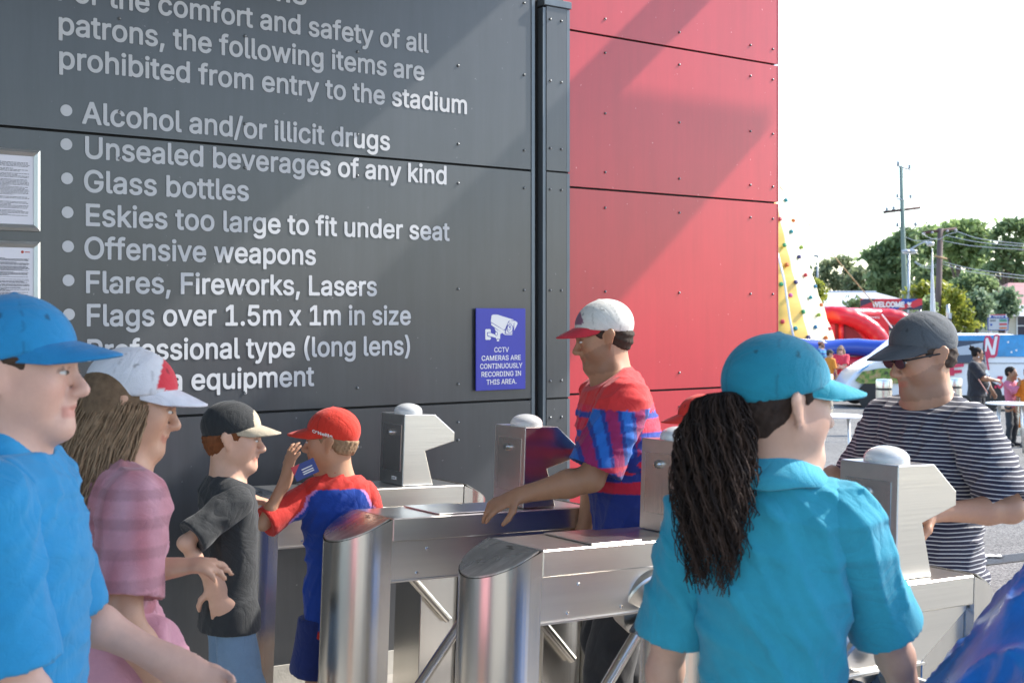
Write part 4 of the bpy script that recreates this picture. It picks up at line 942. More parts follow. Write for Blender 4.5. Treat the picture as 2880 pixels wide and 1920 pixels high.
vdecal([(2640, 985), (2700, 975), (2768, 963), (2764, 995), (2640, 1002)], M_STREAK, 'window_streak', .016)  # flat pale grey patch laid over the side window
vdecal([(2406, 1070), (2425, 1045), (2470, 1036), (2560, 1030), (2560, 1078), (2418, 1078)], M_LAND, 'printed_landscape', .014)
vdecal([(2408, 1054), (2424, 1036), (2449, 1021), (2440, 1031), (2424, 1042)], M_VBLUE, 'headlight', .04)
vdecal([(2540, 1020.5), (2905, 1020.5), (2905, 1022), (2540, 1022)], M_BLACK, 'seam', .012)
vdecal([(2771, 946), (2772.5, 946), (2772.5, 1128), (2771, 1128)], M_BLACK, 'door_gap', .014)
for i, (nu, nv) in enumerate(((2838, 962), (2860, 985), (2846, 990))): vdecal([(nu - 3, nv), (nu, nv - 3), (nu + 3, nv - 3), (nu + 3, nv + 2), (nu, nv + 3)], M_WHITE, 'printed_note', .018)
vdecal([(2776, 944), (2788, 944), (2797, 956), (2801, 941), (2812, 940), (2816, 946), (2806, 998), (2798, 1006), (2784, 1005), (2779, 1010), (2783, 1040), (2778, 1040), (2773, 1000), (2770, 960)], M_VRED, 'letter_backing', .018)
vdecal([(2776, 951), (2782, 950), (2793, 984), (2802, 946), (2810, 946), (2799, 997), (2789, 998), (2780, 968), (2776, 988), (2771, 988)], M_WHITE, 'letter', .024)
vdecal([(2667, 1025), (2712, 1022), (2710, 1031), (2683, 1033), (2683, 1040), (2705, 1039), (2705, 1048), (2684, 1050), (2684, 1056), (2668, 1056)], M_VRED, 'letter', .018)
q = VM.inverted() @ at(2796, 1090, vy); text_on('.3', VM @ Vector((q.x, .85 - hw(q.x, q.z) - .01, q.z)), (1, 0, 0), (0, 0, 1), 25 / F * vy, 31 / F * vy, M_VRED, van, bold=.03, name='letter')
for x_ in (.66, 3.75):
    for y_, sg_ in ((.02, -1), (1.70, 1)):
        c_ = VM @ Vector((x_, y_ + .10, .33)); Mw = Matrix.Translation(c_) @ Matrix.Rotation(R(90), 4, 'X')
        wh = empty('wheel', c_); wh.parent = van; wh.matrix_parent_inverse = world_of(van).inverted()
        keep(MB().lathe([(.20, -.10), (.31, -.10), (.335, -.07), (.335, .07), (.31, .10), (.20, .10)], n=28, M=Mw).build('tyre', M_TYRE, wh, angle=35))
        keep(MB().lathe([(.20, -.06), (.205, .095), (.19, .09), (.10, .05), (.04, .075), (.001, .075)], n=10, M=Mw).build('rim', M_ALU, wh, angle=35))
    Ma = VM @ Matrix.Translation((x_, .024, .33)) @ Matrix.Rotation(R(90), 4, 'X')
    keep(MB().lathe([(.40, -.012), (.40, .012), (.001, .013)], n=30, M=Ma).build('wheel_arch', M_BLACK, van))
keep(MB().box(.0, 4.95, .02, 1.70, .20, .34, VM).build('sill', M_BLACK, van))
# ---- bollards
bo = empty('steel_bollard'); prof_ = [(.15, 0), (.15, .86), (.142, .862), (.142, .90), (.15, .902), (.15, 1.03), (.14, 1.06), (.001, 1.07)]
MB().lathe(prof_[:2], n=28).build('sleeve', M_STEELV, bo, angle=30); MB().lathe([(.142, .8605), (.142, .899)], n=28).build('dark_band', M_BLACK, bo, angle=30); MB().lathe([(.15, .90), (.15, 1.03), (.14, 1.06), (.001, 1.07)], n=28).build('top', M_STEELV, bo, angle=30)
for i, (u, y, lb) in enumerate(((2323, 27, 'brushed steel bollard just in front of the family in bright shirts'), (2486, 24, 'brushed steel bollard before the front wheel of the wrapped van'), (2684, 26, 'brushed steel bollard mostly hidden behind the woman in the black T-shirt'), (2878, 25, 'brushed steel bollard behind the girl in pink'))):
    b = bo if i == 0 else copy_tree(bo); b.location = stand(u, y); tag(b, lb, 'bollard', 'steel bollards on the forecourt')
# ---- cafe tables
M_TOP = mcol('table_top_white', (.75, .76, .76), .4)
def table(u, y, r_, h, lb, n_legs=4, ph=.5):
    t = empty('cafe_table', stand(u, y), 0, lb, 'table', 'round white tables on the forecourt')
    MB().lathe([(r_ - .006, h - .022), (r_, h - .016), (r_, h - .004), (r_ - .006, h)], n=40).build('table_top', M_TOP, t, angle=40)
    for i in range(n_legs):
        a_ = ph + i * 2 * math.pi / n_legs; MB().tube([(r_ * .62 * math.cos(a_), r_ * .62 * math.sin(a_), h - .02), (r_ * .80 * math.cos(a_), r_ * .80 * math.sin(a_), 0)], .016, 10).build('leg', M_ALU, t, True)
table(2352, 16, .33, .81, 'round white table seen between the teal cap and the striped shirt')
table(2842, 20.5, .38, .82, 'round white table in front of the girl in pink')
table(3010, 8.6, .33, .68, 'white table just peeping in at the frame\'s right edge')
# ---- litter and strip of dark bars
lp = stand(2775, 10.3)
m = MB(); g_ = []
for i in range(7):
    for j in range(4): g_.append((lp.x - .12 + i * .04 + .01 * math.sin(j * 3 + i), lp.y - .05 + j * .03 + .012 * math.sin(i * 2.1), ground(lp.x, lp.y) + .012 + .016 * abs(math.sin(i * 1.7 + j * 2.3))))
tag(m.add(g_, [[i * 4 + j, (i + 1) * 4 + j, (i + 1) * 4 + j + 1, i * 4 + j + 1] for i in range(6) for j in range(3)]).build('paper_scrap', M_WHITE), 'crumpled white paper scrap lying on the asphalt', 'litter')
dr = empty('dark_bar_strip', stand(2850, 11), 0, 'narrow strip of dark bars on the asphalt at right', 'drain')  # flat dark bars over a dark grey strip on the ground
d0, d1 = Vector((3.5, 9.95, 0)), Vector((5.6, 11.3, 0)); dd = (d1 - d0).normalized(); dn = Vector((-dd.y, dd.x, 0))
for k_ in range(7):
    o_ = dn * (-.10 + k_ * .033); P = []
    for e_ in (d0, d1):
        for s_ in (-.006, .006):
            q = e_ + o_ + dn * s_; P.append((q.x, q.y, ground(q.x, q.y) + .012))
    keep(MB().add(P, [[0, 1, 3, 2]]).build('bar', M_BLACK, dr))
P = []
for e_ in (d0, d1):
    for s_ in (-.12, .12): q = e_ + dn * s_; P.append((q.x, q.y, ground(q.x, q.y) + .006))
keep(MB().add(P, [[0, 1, 3, 2]]).build('bar_backing', mcol('bar_strip_grey', (.09, .09, .09), .9), dr))

# ---- poles, lamps, wires, flag, road sign
M_PGREEN = mcol('treated_pole', (.20, .26, .22), .8, noise=.25, nscale=3, stretch=(1, 1, .15), bump=.2, bscale=12); M_PBROWN = mcol('weathered_pole', (.14, .105, .095), .85, noise=.3, nscale=3, stretch=(1, 1, .15), bump=.2, bscale=12); M_GALV = mcol('galvanised', (.52, .55, .57), .4, .5); M_PORC = mcol('porcelain', (.3, .33, .36), .3); M_XARM = mcol('crossarm_timber', (.10, .055, .05), .8, noise=.3)
py = 60.0; pg = empty('power_pole', stand(2548, py), 0, 'tall pale green timber power pole with three crossarms', 'power pole')
b_ = stand(2551, py); t_ = at(2534, 466, py); keep(MB().tube([b_, b_ * .5 + t_ * .5, t_], [.145, .12, .085], 14).build('pole', M_PGREEN, pg, True))
def bar(name, p, q, r_, m_, par): return keep(MB().tube([p, q], r_, 8).build(name, m_, par, True))
bar('crossarm', at(2523, 466, py - .1), at(2561, 477, py + .1), .05, M_GALV, pg)
bar('crossarm', at(2485, 597, py - .15), at(2588, 584, py + .15), .065, M_XARM, pg)
bar('crossarm', at(2523, 560, py - .1), at(2556, 563, py), .04, M_GALV, pg)
for u, v, h in ((2526, 464, 10), (2558, 474, 8), (2494, 594, 9), (2513, 591, 9), (2524, 556, 7), (2561, 558, 7), (2524, 638, 6), (2575, 636, 6)):
    keep(MB().lathe([(.05, 0), (.085, .04), (.05, .08), (.08, .12), (.04, .18), (.001, .19)], at(u, v, py - .16), 10).build('insulator', M_PORC, pg, True))
keep(MB().tube(smooth_pts([at(2548, 645, py), at(2562, 630, py), at(2576, 634, py), at(2566, 646, py)]), .015, 5).build('jumper_wire', M_BLACK, pg, True))
p2 = empty('power_pole', stand(2633, 55), 0, 'darker brown timber power pole with tilted crossarm behind the white flag', 'power pole')
b_ = stand(2632, 55); t_ = at(2645, 642, 55); keep(MB().tube([b_, t_], [.14, .12], 14).build('pole', M_PBROWN, p2, True))
bar('crossarm', at(2596, 654, 54.85), at(2690, 643, 55.1), .06, M_XARM, p2); bar('crossarm', at(2628, 719, 54.85), at(2663, 728, 54.9), .04, M_ROPE, p2)
for u, v in ((2598, 652), (2622, 649), (2665, 645), (2688, 642)): keep(MB().lathe([(.045, 0), (.07, .04), (.04, .08), (.001, .1)], at(u, v + 8, 54.8), 8).build('insulator', M_PORC, p2, True))
WL = ['topmost of the three upper wires running right from the brown pole', 'middle of the three upper wires running right from the brown pole', 'lowest of the three upper wires running right from the brown pole',
      'upper of the two lower wires running right past the dark rounded tree', 'lower of the two lower wires running right past the dark rounded tree', 'slack wire from the green pole sagging above the lamp bracket',
      'looped wire hanging under the brown pole\'s top crossarm', 'upper of two slack wires sagging into the brown pole behind the flag tip', 'lower of two slack wires sagging into the brown pole behind the flag tip']
M_WIRE = mcol('wire', (.42, .45, .46), .5)
for i, (P, y0, y1) in enumerate((([(2690, 650), (2760, 672), (2900, 688)], 55, 45), ([(2660, 662), (2760, 682), (2900, 694)], 55, 45), ([(2648, 676), (2740, 692), (2900, 703)], 55, 45), ([(2650, 735), (2740, 757), (2900, 778)], 55, 45), ([(2650, 742), (2740, 766), (2900, 786)], 55, 45), ([(2548, 667), (2572, 676), (2602, 677), (2640, 668)], 60, 55), ([(2592, 655), (2612, 668), (2640, 673), (2665, 660), (2692, 652)], 54.7, 54.7), ([(2574, 735), (2596, 747), (2620, 748), (2640, 740)], 60, 55), ([(2572, 737), (2594, 751), (2622, 754), (2642, 742)], 60, 55))):
    Q = smooth_pts([at(u, v, y0 + (y1 - y0) * j / (len(P) - 1)) for j, (u, v) in enumerate(P)])
    tag(MB().tube(Q, .016, 5).build('power_line', M_WIRE, None, True), WL[i], 'cable', 'power lines by the poles')
sl = empty('street_lamp', stand(2555, 57), 0, 'slim grey street lamp with three heads beside the green power pole', 'street lamp')
p = stand(2555, 57); keep(MB().tube([p, at(2556, 704, 57)], [.07, .05], 10).build('pole', M_GALV, sl, True))
keep(MB().tube(smooth_pts([at(2556, 704, 57), at(2580, 690, 57), at(2600, 681, 57), at(2612, 683, 57)]), .035, 8).build('bracket', M_GALV, sl, True))
for u, v in ((2548, 707), (2568, 707), (2616, 685)):
    lh = keep(MB().lathe([(.02, .10), (.17, .06), (.20, 0), (.17, -.03)], at(u, v, 56.7), 16).build('lamp_head', M_GALV, sl, True)); keep(MB().lathe([(.165, -.032), (.12, -.10), (.03, -.13)], at(u, v, 56.7), 16).build('diffuser', M_WHITEP, lh, True))
s2 = empty('street_lamp', stand(2299, 100), 0, 'distant twin-armed street lamp above the left trees', 'street lamp')
p = stand(2299, 100); keep(MB().tube([p, at(2299, 722, 100)], [.12, .07], 8).build('pole', M_PORC, s2, True)); bar('lamp_arm', at(2289, 719, 100), at(2303, 720, 100), .08, M_PORC, s2)
fl = empty('feather_flag', stand(2650, 23), 0, 'tall white feather flag leaning above the man in the grey cap', 'flag')
L_ = [(2621, 700), (2618, 780), (2616, 860), (2617, 930), (2628, 985), (2640, 1032), (2644, 1040)]; R_ = [(2623, 700), (2625, 780), (2629, 860), (2634, 930), (2645, 980), (2656, 1018), (2657, 1026)]
m = MB(); P = []
for (a_, b_) in zip(L_, R_): P += [at(*a_, 23), at((a_[0] + b_[0]) / 2, (a_[1] + b_[1]) / 2, 22.93), at(*b_, 23)]
n_ = len(P); P2 = [q + Vector((0, .006, 0)) for q in P]; fs = []
for i in range(len(L_) - 1):
    for j in range(2): q = [i * 3 + j, (i + 1) * 3 + j, (i + 1) * 3 + j + 1, i * 3 + j + 1]; fs += [q, [n_ + t for t in q[::-1]]]
keep(m.add(P + P2, fs).build('flag_cloth', mcol('flag_white', (.82, .82, .82), .8), fl, True)); p = stand(2656, 23)
keep(MB().tube([p, at(2657, 1026, 23), at(2634, 930, 23), at(2629, 860, 23), at(2625, 780, 23), at(2622, 698, 23)], [.016, .016, .014, .012, .009, .006], 6).build('pole', M_ALU, fl, True))
for u, v in ((2638, 1008), (2646, 1005), (2650, 1012)): P = [at(u + 4 * math.cos(t), v + 3 * math.sin(t), 22.9) for t in np.linspace(0, 6.28, 9)[:-1]]; keep(MB().add(P, [list(range(8))]).build('print', M_VRED, fl))
sp = empty('signal_post', stand(2666, 44), 0, 'short grey roadside post with a black collar among the shrubs', 'post')
p = stand(2666, 44); keep(MB().tube([p, at(2666, 880, 44), at(2666, 856, 44)], [.075, .065, .055], 12).build('pole', M_GALV, sp, True)); keep(MB().tube([at(2666, 908, 43.95), at(2666, 895, 43.95)], .12, 12).build('collar', M_BLACK, sp)); keep(MB().box(-.05, .05, -.05, .05, -.1, .1, Matrix.Translation(at(2671, 888, 43.9))).build('box', M_GALV, sp))
rs = empty('road_sign', stand(2808, 45), 0, 'pale road information board headed TURTON RD above the van roof', 'sign')
flatpoly([(2779, 893), (2836, 893), (2836, 929), (2779, 929)], 45, M_BBLUE, rs, 'board_edge', .06); flatpoly([(2781, 895), (2834, 895), (2834, 927), (2781, 927)], 44.97, mcol('sign_pale', (.50, .53, .55), .5), rs, 'board', .02)
flatpoly([(2783, 884), (2831, 884), (2831, 894), (2783, 894)], 45, M_WHITE, rs, 'header', .05); flatpoly([(2788, 887.5), (2828, 887.5), (2828, 893), (2788, 893)], 44.98, M_BBLUE, rs, 'header_plate', .02); flatpoly([(2786, 884), (2828, 884), (2828, 886), (2786, 886)], 44.98, M_VRED, rs, 'header_line', .02)
text_on('TURTON RD', at(2793, 892.3, 44.96), (1, 0, 0), (0, 0, 1), 30 / F * 45, 4 / F * 45, M_WHITE, rs, bold=.02)
for u0, v0, u1, v1, m_ in ((2811, 897, 2832, 900, 't'), (2811, 901, 2832, 904, 'g'), (2811, 909, 2832, 914, 'r'), (2811, 920, 2832, 924, 'o')): flatpoly([(u0, v0), (u1, v0), (u1, v1), (u0, v1)], 44.955, HM_[m_], rs, 'panel_strip', .01)
for v0 in (899, 902): flatpoly([(2784, v0), (2801, v0), (2801, v0 + 1.3), (2784, v0 + 1.3)], 44.955, M_INK, rs, 'printed_text', .01)
P = [at(2788 + 3 * math.cos(t), 913 + 3.4 * math.sin(t), 44.955) for t in np.linspace(0, 6.28, 13)[:-1]]; keep(MB().add(P, [list(range(12))]).build('symbol', M_BBLUE, rs))
for u in (2786, 2830): p = stand(u, 45.1); keep(MB().tube([p, at(u, 890, 45.1)], .04, 8).build('post', M_GALV, rs))

# ---- houses
M_ROOF = mcol('pale_metal_roof', (.50, .50, .52), .5, noise=.12, nscale=2); M_RPINK = mcol('pink_roof', (.40, .20, .19), .7, noise=.2, nscale=3); M_CREAM = mcol('cream_wall', (.62, .56, .44), .8, noise=.08); M_WFR = M_WHITE
h1 = empty('house', stand(2430, 78), 0, 'low house with wide pale metal roof behind the WELCOME banner', 'house')
z0_ = ground(20, 78); xl, xr, yl = at(2295, 0, 78).x, at(2590, 0, 78).x, 78
e_ = at(2300, 862, 78).z; r_ = at(2400, 822, 82).z
m = MB().add([(xl, 76, e_), (xr, 76, e_ - .05), (xr - 1.6, 82, r_), (xl + 1.1, 82, r_), (xl, 88, e_), (xr, 88, e_)], [[0, 1, 2, 3], [3, 2, 5, 4], [0, 3, 4], [1, 5, 2], [0, 4, 5, 1]]); keep(m.build('roof', M_ROOF, h1))
keep(MB().box(xl + .4, xr - .4, 76.5, 87.5, z0_, e_ - .04).build('wall', M_CREAM, h1)); keep(MB().tube([(xl + 1.1, 82, r_), (xr - 1.6, 82, r_)], .09, 8).build('ridge_cap', M_GALV, h1))
for u in (2440, 2510): c_ = at(u, 905, 76.4); keep(MB().box(c_.x - .6, c_.x + .6, 76.42, 76.49, c_.z - .5, c_.z + .5).build('window', M_GLASS, h1))
h2 = empty('house', stand(2880, 70), 0, 'cream house with white sash window and pinkish roof at far right', 'house')
x0_, x1_ = at(2838, 0, 70).x, at(2990, 0, 70).x; zt_ = at(0, 886, 70).z; zg = ground(27, 70)
keep(MB().box(x0_, x1_, 70, 78, zg, zt_).build('wall', M_CREAM, h2))
keep(MB().add([(x0_ - .5, 69.2, zt_ - .05), (x1_, 69.2, zt_ - .05), (x1_, 70.6, zt_ + .55), (x0_ + .6, 70.6, zt_ + .55)], [[0, 1, 2, 3]]).build('verandah_roof', M_ROOF, h2))
keep(MB().add([(x0_ - .2, 70.6, zt_ + .5), (x1_, 70.6, zt_ + .5), (x1_, 75, zt_ + 1.9), (x0_ + 1.9, 75, zt_ + 1.9), (x0_ - .2, 79, zt_ + .5), (x1_, 79, zt_ + .5)], [[0, 1, 2, 3], [3, 2, 5, 4], [0, 3, 4]]).build('roof', M_RPINK, h2))
c_ = at(2875, 915, 70); wn = keep(MB().box(c_.x - .30, c_.x + .30, 69.95, 69.99, c_.z - .55, c_.z + .50).build('window', M_GLASS, h2))
for a_, b2, c2, d2 in ((-.34, .34, .50, .56), (-.34, .34, -.61, -.55), (-.34, -.29, -.55, .5), (.29, .34, -.55, .5), (-.29, .29, -.04, .01)): keep(MB().box(c_.x + a_, c_.x + b2, 69.9, 69.96, c_.z + c2, c_.z + d2).build('frame', M_WFR, wn))

# ---- trees
def leafmat(name, c1, c2, tr=.55):
    m = bpy.data.materials.new(name); m.use_nodes = True; N = m.node_tree.nodes; L = m.node_tree.links; b = N['Principled BSDF']
    a = N.new('ShaderNodeAttribute'); a.attribute_name = 'Col'; mx = N.new('ShaderNodeMix'); mx.data_type = 'RGBA'
    mx.inputs[6].default_value = (*c1, 1); mx.inputs[7].default_value = (*c2, 1); L.new(a.outputs['Fac'], mx.inputs[0]); L.new(mx.outputs[2], b.inputs['Base Color']); b.inputs['Roughness'].default_value = .45
    t = N.new('ShaderNodeBsdfTranslucent'); L.new(mx.outputs[2], t.inputs['Color']); ms = N.new('ShaderNodeMixShader'); ms.inputs[0].default_value = tr
    L.new(b.outputs[0], ms.inputs[1]); L.new(t.outputs[0], ms.inputs[2]); L.new(ms.outputs[0], N['Material Output'].inputs[0]); return m
LM = dict(d=leafmat('leaf_dark', (.11, .18, .075), (.34, .43, .20)), m=leafmat('leaf_mid', (.15, .24, .08), (.42, .52, .22)), o=leafmat('leaf_olive', (.15, .19, .09), (.36, .40, .22)), y=leafmat('leaf_yellow', (.12, .18, .03), (.44, .44, .07), .5), s=leafmat('leaf_silver', (.09, .17, .08), (.36, .44, .28)))
M_BARK = mcol('bark', (.14, .11, .09), .9, noise=.4, nscale=4, bump=.4)
def tree(label, u, y, lobes, kind, leaf=.22, dens=260, trunk=True, name='tree', cat='tree', seed=0, limbs=()):
    """lobes: (u, v, radius in px, flattening) at depth y"""
    rg = np.random.default_rng(seed + int(u)); base_ = stand(u, y); t = empty(name, base_, 0, label, cat, 'trees and shrubs across the road' if cat == 'tree' else 'shrubs across the road')
    V_, C_ = [], []
    for (lu, lv, lr, fl_) in lobes:
        c = at(lu, lv, y); r = lr / F * y; c = np.array(c) + np.array([0, rg.uniform(-.5, .5) * r, 0])
        n_ = int(dens * r * r * 2.0) + 50
        # leaves sit in small sprays spread through the lobe
        ns = max(n_ // 9, 8); d = rg.normal(0, 1, (ns, 3)); d /= np.linalg.norm(d, axis=1)[:, None]; rad_ = r * (.45 + .6 * rg.random(ns) ** .6)
        S = c + d * rad_[:, None] * np.array([1, 1, fl_]); sc_ = rg.random(ns)
        P = np.repeat(S, 9, 0) + rg.normal(0, leaf * 1.1, (ns * 9, 3)) * np.array([1, 1, .6]); n9 = len(P)
        nr = rg.normal(0, 1, (n9, 3)); nr[:, 2] += .6; nr /= np.linalg.norm(nr, axis=1)[:, None]
        a = np.cross(nr, rg.normal(0, 1, (n9, 3))); a /= np.linalg.norm(a, axis=1)[:, None]; b = np.cross(nr, a)
        sz = leaf * (.5 + .9 * rg.random((n9, 1))); V_.append(np.stack([P + a * sz, P + b * sz * .55, P - a * sz, P - b * sz * .55], 1)); C_.append(np.clip(np.repeat(sc_, 9) * .7 + rg.random(n9) * .35, 0, 1))
    Vv = np.concatenate(V_).reshape(-1, 3); nq = len(Vv) // 4; me = bpy.data.meshes.new('crown'); me.vertices.add(len(Vv)); me.vertices.foreach_set('co', Vv.ravel())
    me.loops.add(nq * 4); me.loops.foreach_set('vertex_index', np.arange(nq * 4, dtype=np.int32)); me.polygons.add(nq); me.polygons.foreach_set('loop_start', np.arange(0, nq * 4, 4, dtype=np.int32)); me.update(calc_edges=True)
    cc = np.repeat(np.concatenate(C_), 4); a_ = me.color_attributes.new('Col', 'FLOAT_COLOR', 'POINT'); a_.data.foreach_set('color', np.stack([cc, cc, cc, np.ones_like(cc)], 1).ravel())
    keep(link('crown', me, LM[kind], t)); m = MB(); top_ = at(lobes[0][0], lobes[0][1], y); h_ = top_.z - base_.z; fork = base_ + (Vector((top_.x, y, base_.z)) - base_) * .3 + Vector((0, 0, h_ * .42))
    r0 = max(.05, h_ * .026); m.tube([base_, base_ * .5 + fork * .5 + Vector((.05 * h_ * rg.uniform(-.5, .5), 0, 0)), fork], [r0 * 1.2, r0, r0 * .8], 8)
    for (lu, lv, lr, fl_) in lobes:
        e = at(lu, lv, y); mid = fork * .5 + e * .5 + Vector((rg.uniform(-.3, .3), rg.uniform(-.3, .3), .1)) * (lr / F * y); m.tube([fork, mid, e], [r0 * .6, r0 * .4, r0 * .15], 6)
    keep(m.build('trunk', M_BARK, t, True)); return t
G = random.Random(3)
def lob(*L): return [(u, v, r, .75) for u, v, r in L]
tree('open-crowned olive tree with an arching top left of the green pole', 2375, 110, lob((2330, 745, 18), (2352, 735, 16), (2375, 737, 15), (2385, 760, 16), (2310, 765, 20), (2340, 790, 26), (2372, 800, 26), (2295, 795, 20)), 'o', .22, 230, seed=1)
tree('olive tree between the arching tree and the big dark tree', 2430, 104, lob((2420, 775, 24), (2445, 790, 26), (2415, 810, 26), (2400, 795, 22), (2455, 820, 26)), 'o', .22, 260, seed=2)
tree('big dark spreading tree behind the green power pole', 2510, 95, lob((2545, 665, 26), (2520, 690, 30), (2475, 712, 26), (2450, 718, 16), (2490, 745, 34), (2525, 735, 34), (2480, 785, 34), (2520, 790, 36), (2558, 690, 24), (2500, 820, 30)), 'd', .24, 300, seed=3)
tree('forked tree with a bare lower trunk just right of the green pole', 2566, 100, lob((2570, 670, 26), (2610, 655, 28), (2635, 680, 24), (2590, 700, 28), (2625, 715, 24), (2575, 735, 22), (2560, 760, 18)), 'm', .22, 240, seed=4)
tree('tall bright-topped tree behind the brown power pole', 2715, 90, lob((2675, 640, 24), (2705, 645, 30), (2740, 648, 30), (2765, 665, 24), (2690, 680, 30), (2730, 690, 32), (2765, 700, 28), (2700, 725, 30), (2750, 740, 30), (2660, 700, 20)), 'm', .22, 260, seed=5)
tree('grey-limbed tall tree with a broken crown at far right', 2830, 85, lob((2825, 640, 20), (2860, 630, 24), (2885, 650, 24), (2805, 660, 12), (2845, 690, 26), (2880, 720, 28), (2800, 710, 26), (2830, 740, 28), (2790, 760, 26), (2870, 770, 30)), 'd', .22, 250, seed=6)
tree('dark rounded tree low in front of the tall trees', 2735, 75, lob((2735, 790, 34), (2710, 800, 28), (2765, 800, 32), (2740, 820, 34), (2785, 820, 24), (2695, 818, 22)), 'd', .17, 420, seed=7)
tree('shady tree under the bright-topped tree, behind the white flag', 2640, 92, lob((2640, 760, 30), (2600, 775, 28), (2665, 780, 28), (2620, 800, 30), (2650, 735, 22)), 'd', .22, 280, seed=8)
tree('dense dark tree at far right behind the cream house', 2850, 95, lob((2840, 800, 36), (2870, 810, 34), (2815, 820, 30), (2890, 790, 30), (2850, 840, 30)), 'd', .22, 300, seed=9)
tree('yellow-green leafy shrub behind the WELCOME banner', 2610, 57, lob((2600, 808, 24), (2575, 825, 20), (2635, 805, 22), (2650, 825, 24), (2615, 840, 28), (2580, 850, 22), (2640, 860, 28), (2610, 880, 28), (2650, 895, 26)), 'y', .13, 420, name='shrub', cat='shrub', seed=10)
tree('glossy bright shrub above the van bonnet beside the flag', 2690, 55, lob((2680, 825, 24), (2700, 850, 28), (2670, 870, 26), (2705, 890, 30), (2675, 910, 26), (2725, 915, 26)), 'y', .13, 420, name='shrub', cat='shrub', seed=11)
tree('silvery-leaved small tree left of the road sign', 2750, 56, lob((2745, 835, 22), (2765, 845, 24), (2735, 865, 26), (2765, 880, 28), (2745, 905, 26), (2720, 850, 20), (2755, 860, 26)), 's', .13, 420, seed=12)
tree('silvery small tree overhanging the road sign', 2815, 58, lob((2818, 825, 20), (2840, 830, 18), (2805, 850, 24), (2835, 855, 22), (2815, 875, 22), (2845, 875, 16), (2850, 850, 14)), 's', .13, 420, seed=13)
tree('lime green bush right beside the climbing tower', 2298, 66, lob((2295, 800, 16), (2308, 815, 16), (2290, 825, 20), (2305, 838, 16)), 'y', .13, 420, name='shrub', cat='shrub', seed=14)
tree('small dark bush at the left end of the WELCOME banner', 2405, 54, lob((2405, 848, 12), (2415, 855, 12), (2398, 858, 10)), 'd', .12, 420, name='shrub', cat='shrub', seed=15)
tree('dark bush at the right end of the WELCOME banner', 2605, 53, lob((2605, 850, 14), (2612, 870, 16), (2600, 885, 16)), 'd', .12, 420, name='shrub', cat='shrub', seed=16)
# far wood: one mass that closes the view below the crowns
rgw = np.random.default_rng(5); V_ = []; nW = 15000
Pw = np.stack([rgw.uniform(22, 72, nW), rgw.uniform(118, 128, nW), rgw.uniform(-1, 1, nW)], 1); Pw[:, 2] = -.8 + (rgw.random(nW) ** .7) * (3.8 + 1.0 * np.sin(Pw[:, 0] * .35) + .6 * np.sin(Pw[:, 0] * 1.1))
nr = rgw.normal(0, 1, (nW, 3)); nr /= np.linalg.norm(nr, axis=1)[:, None]; a = np.cross(nr, rgw.normal(0, 1, (nW, 3))); a /= np.linalg.norm(a, axis=1)[:, None]; b = np.cross(nr, a)
Vv = np.stack([Pw + a * .42, Pw + b * .25, Pw - a * .42, Pw - b * .25], 1).reshape(-1, 3)
me = bpy.data.meshes.new('far_woods'); me.from_pydata(Vv.tolist(), [], np.arange(nW * 4).reshape(-1, 4).tolist()); cc = np.repeat(rgw.random(nW) * .6, 4); a_ = me.color_attributes.new('Col', 'FLOAT_COLOR', 'POINT'); a_.data.foreach_set('color', np.stack([cc, cc, cc, np.ones_like(cc)], 1).ravel())
tag(link('far_woods', me, LM['d']), 'dark wooded belt far beyond the road', 'woods', kind='stuff')

# ================================================================ people
RED_ = (.60, .03, .02); ROYAL = (.015, .055, .42); TEAL = (.005, .24, .36); CAPB = (.008, .22, .48)
BLACK_ = (.022, .024, .026); NAVY = (.018, .018, .045)
def world_dir(x, y): return (x, y)
def blend(m, a, b): return np.where(np.asarray(m)[:, None], np.array(a, float), np.array(b, float))
def loc_at(u, y): p = at(u, HORIZON, y); return (p.x, p.y)
def to_local(pr, P):
    """world point -> person space"""
    return np.array((Matrix.Rotation(-pr[2], 4, 'Z') @ (Vector(P) - Vector((pr[0], pr[1], ground(pr[0], pr[1]))))))
def spot(u, y, face): x, y_ = loc_at(u, y); return (x, y_, math.atan2(face[1], face[0]) - math.pi / 2)
def ldir(pr, d): v = Matrix.Rotation(-pr[2], 4, 'Z') @ Vector(d); return tuple(v)

# -- steward at the left edge, blue polo and cap, in profile to the right
fc = (1, .12); pr = spot(40, 2.36, fc)
P1 = person('person at the left edge in blue polo shirt and blue cap, facing right', pr[:2], fc, H=1.665, hs=1.06, look=(1, .03), pitch=-.02, wid=.98, skin=(.60, .36, .28), hair=(.05, .03, .02),
    top=dict(sleeve=.92, hem=.46, loose=.030, col=const((.012, .25, .52)), collar=(.015, .27, .55), wr=.011, seed=4), bottom=dict(hem=.05, col=const(NAVY)),
    cap=dict(col=const(CAPB), bill=(.006, .19, .44), bl=.085), res=.007,
    hands=dict(r=dict(pos=to_local(pr, at(195, 2190, 2.26)), f=ldir(pr, (.45, 0, -1)), n=ldir(pr, (-.2, .9, 0))), l=dict(pos=(-.22, .25, .95))), poles=dict(r=(.15, -1, -.3)))
root = P1['root']

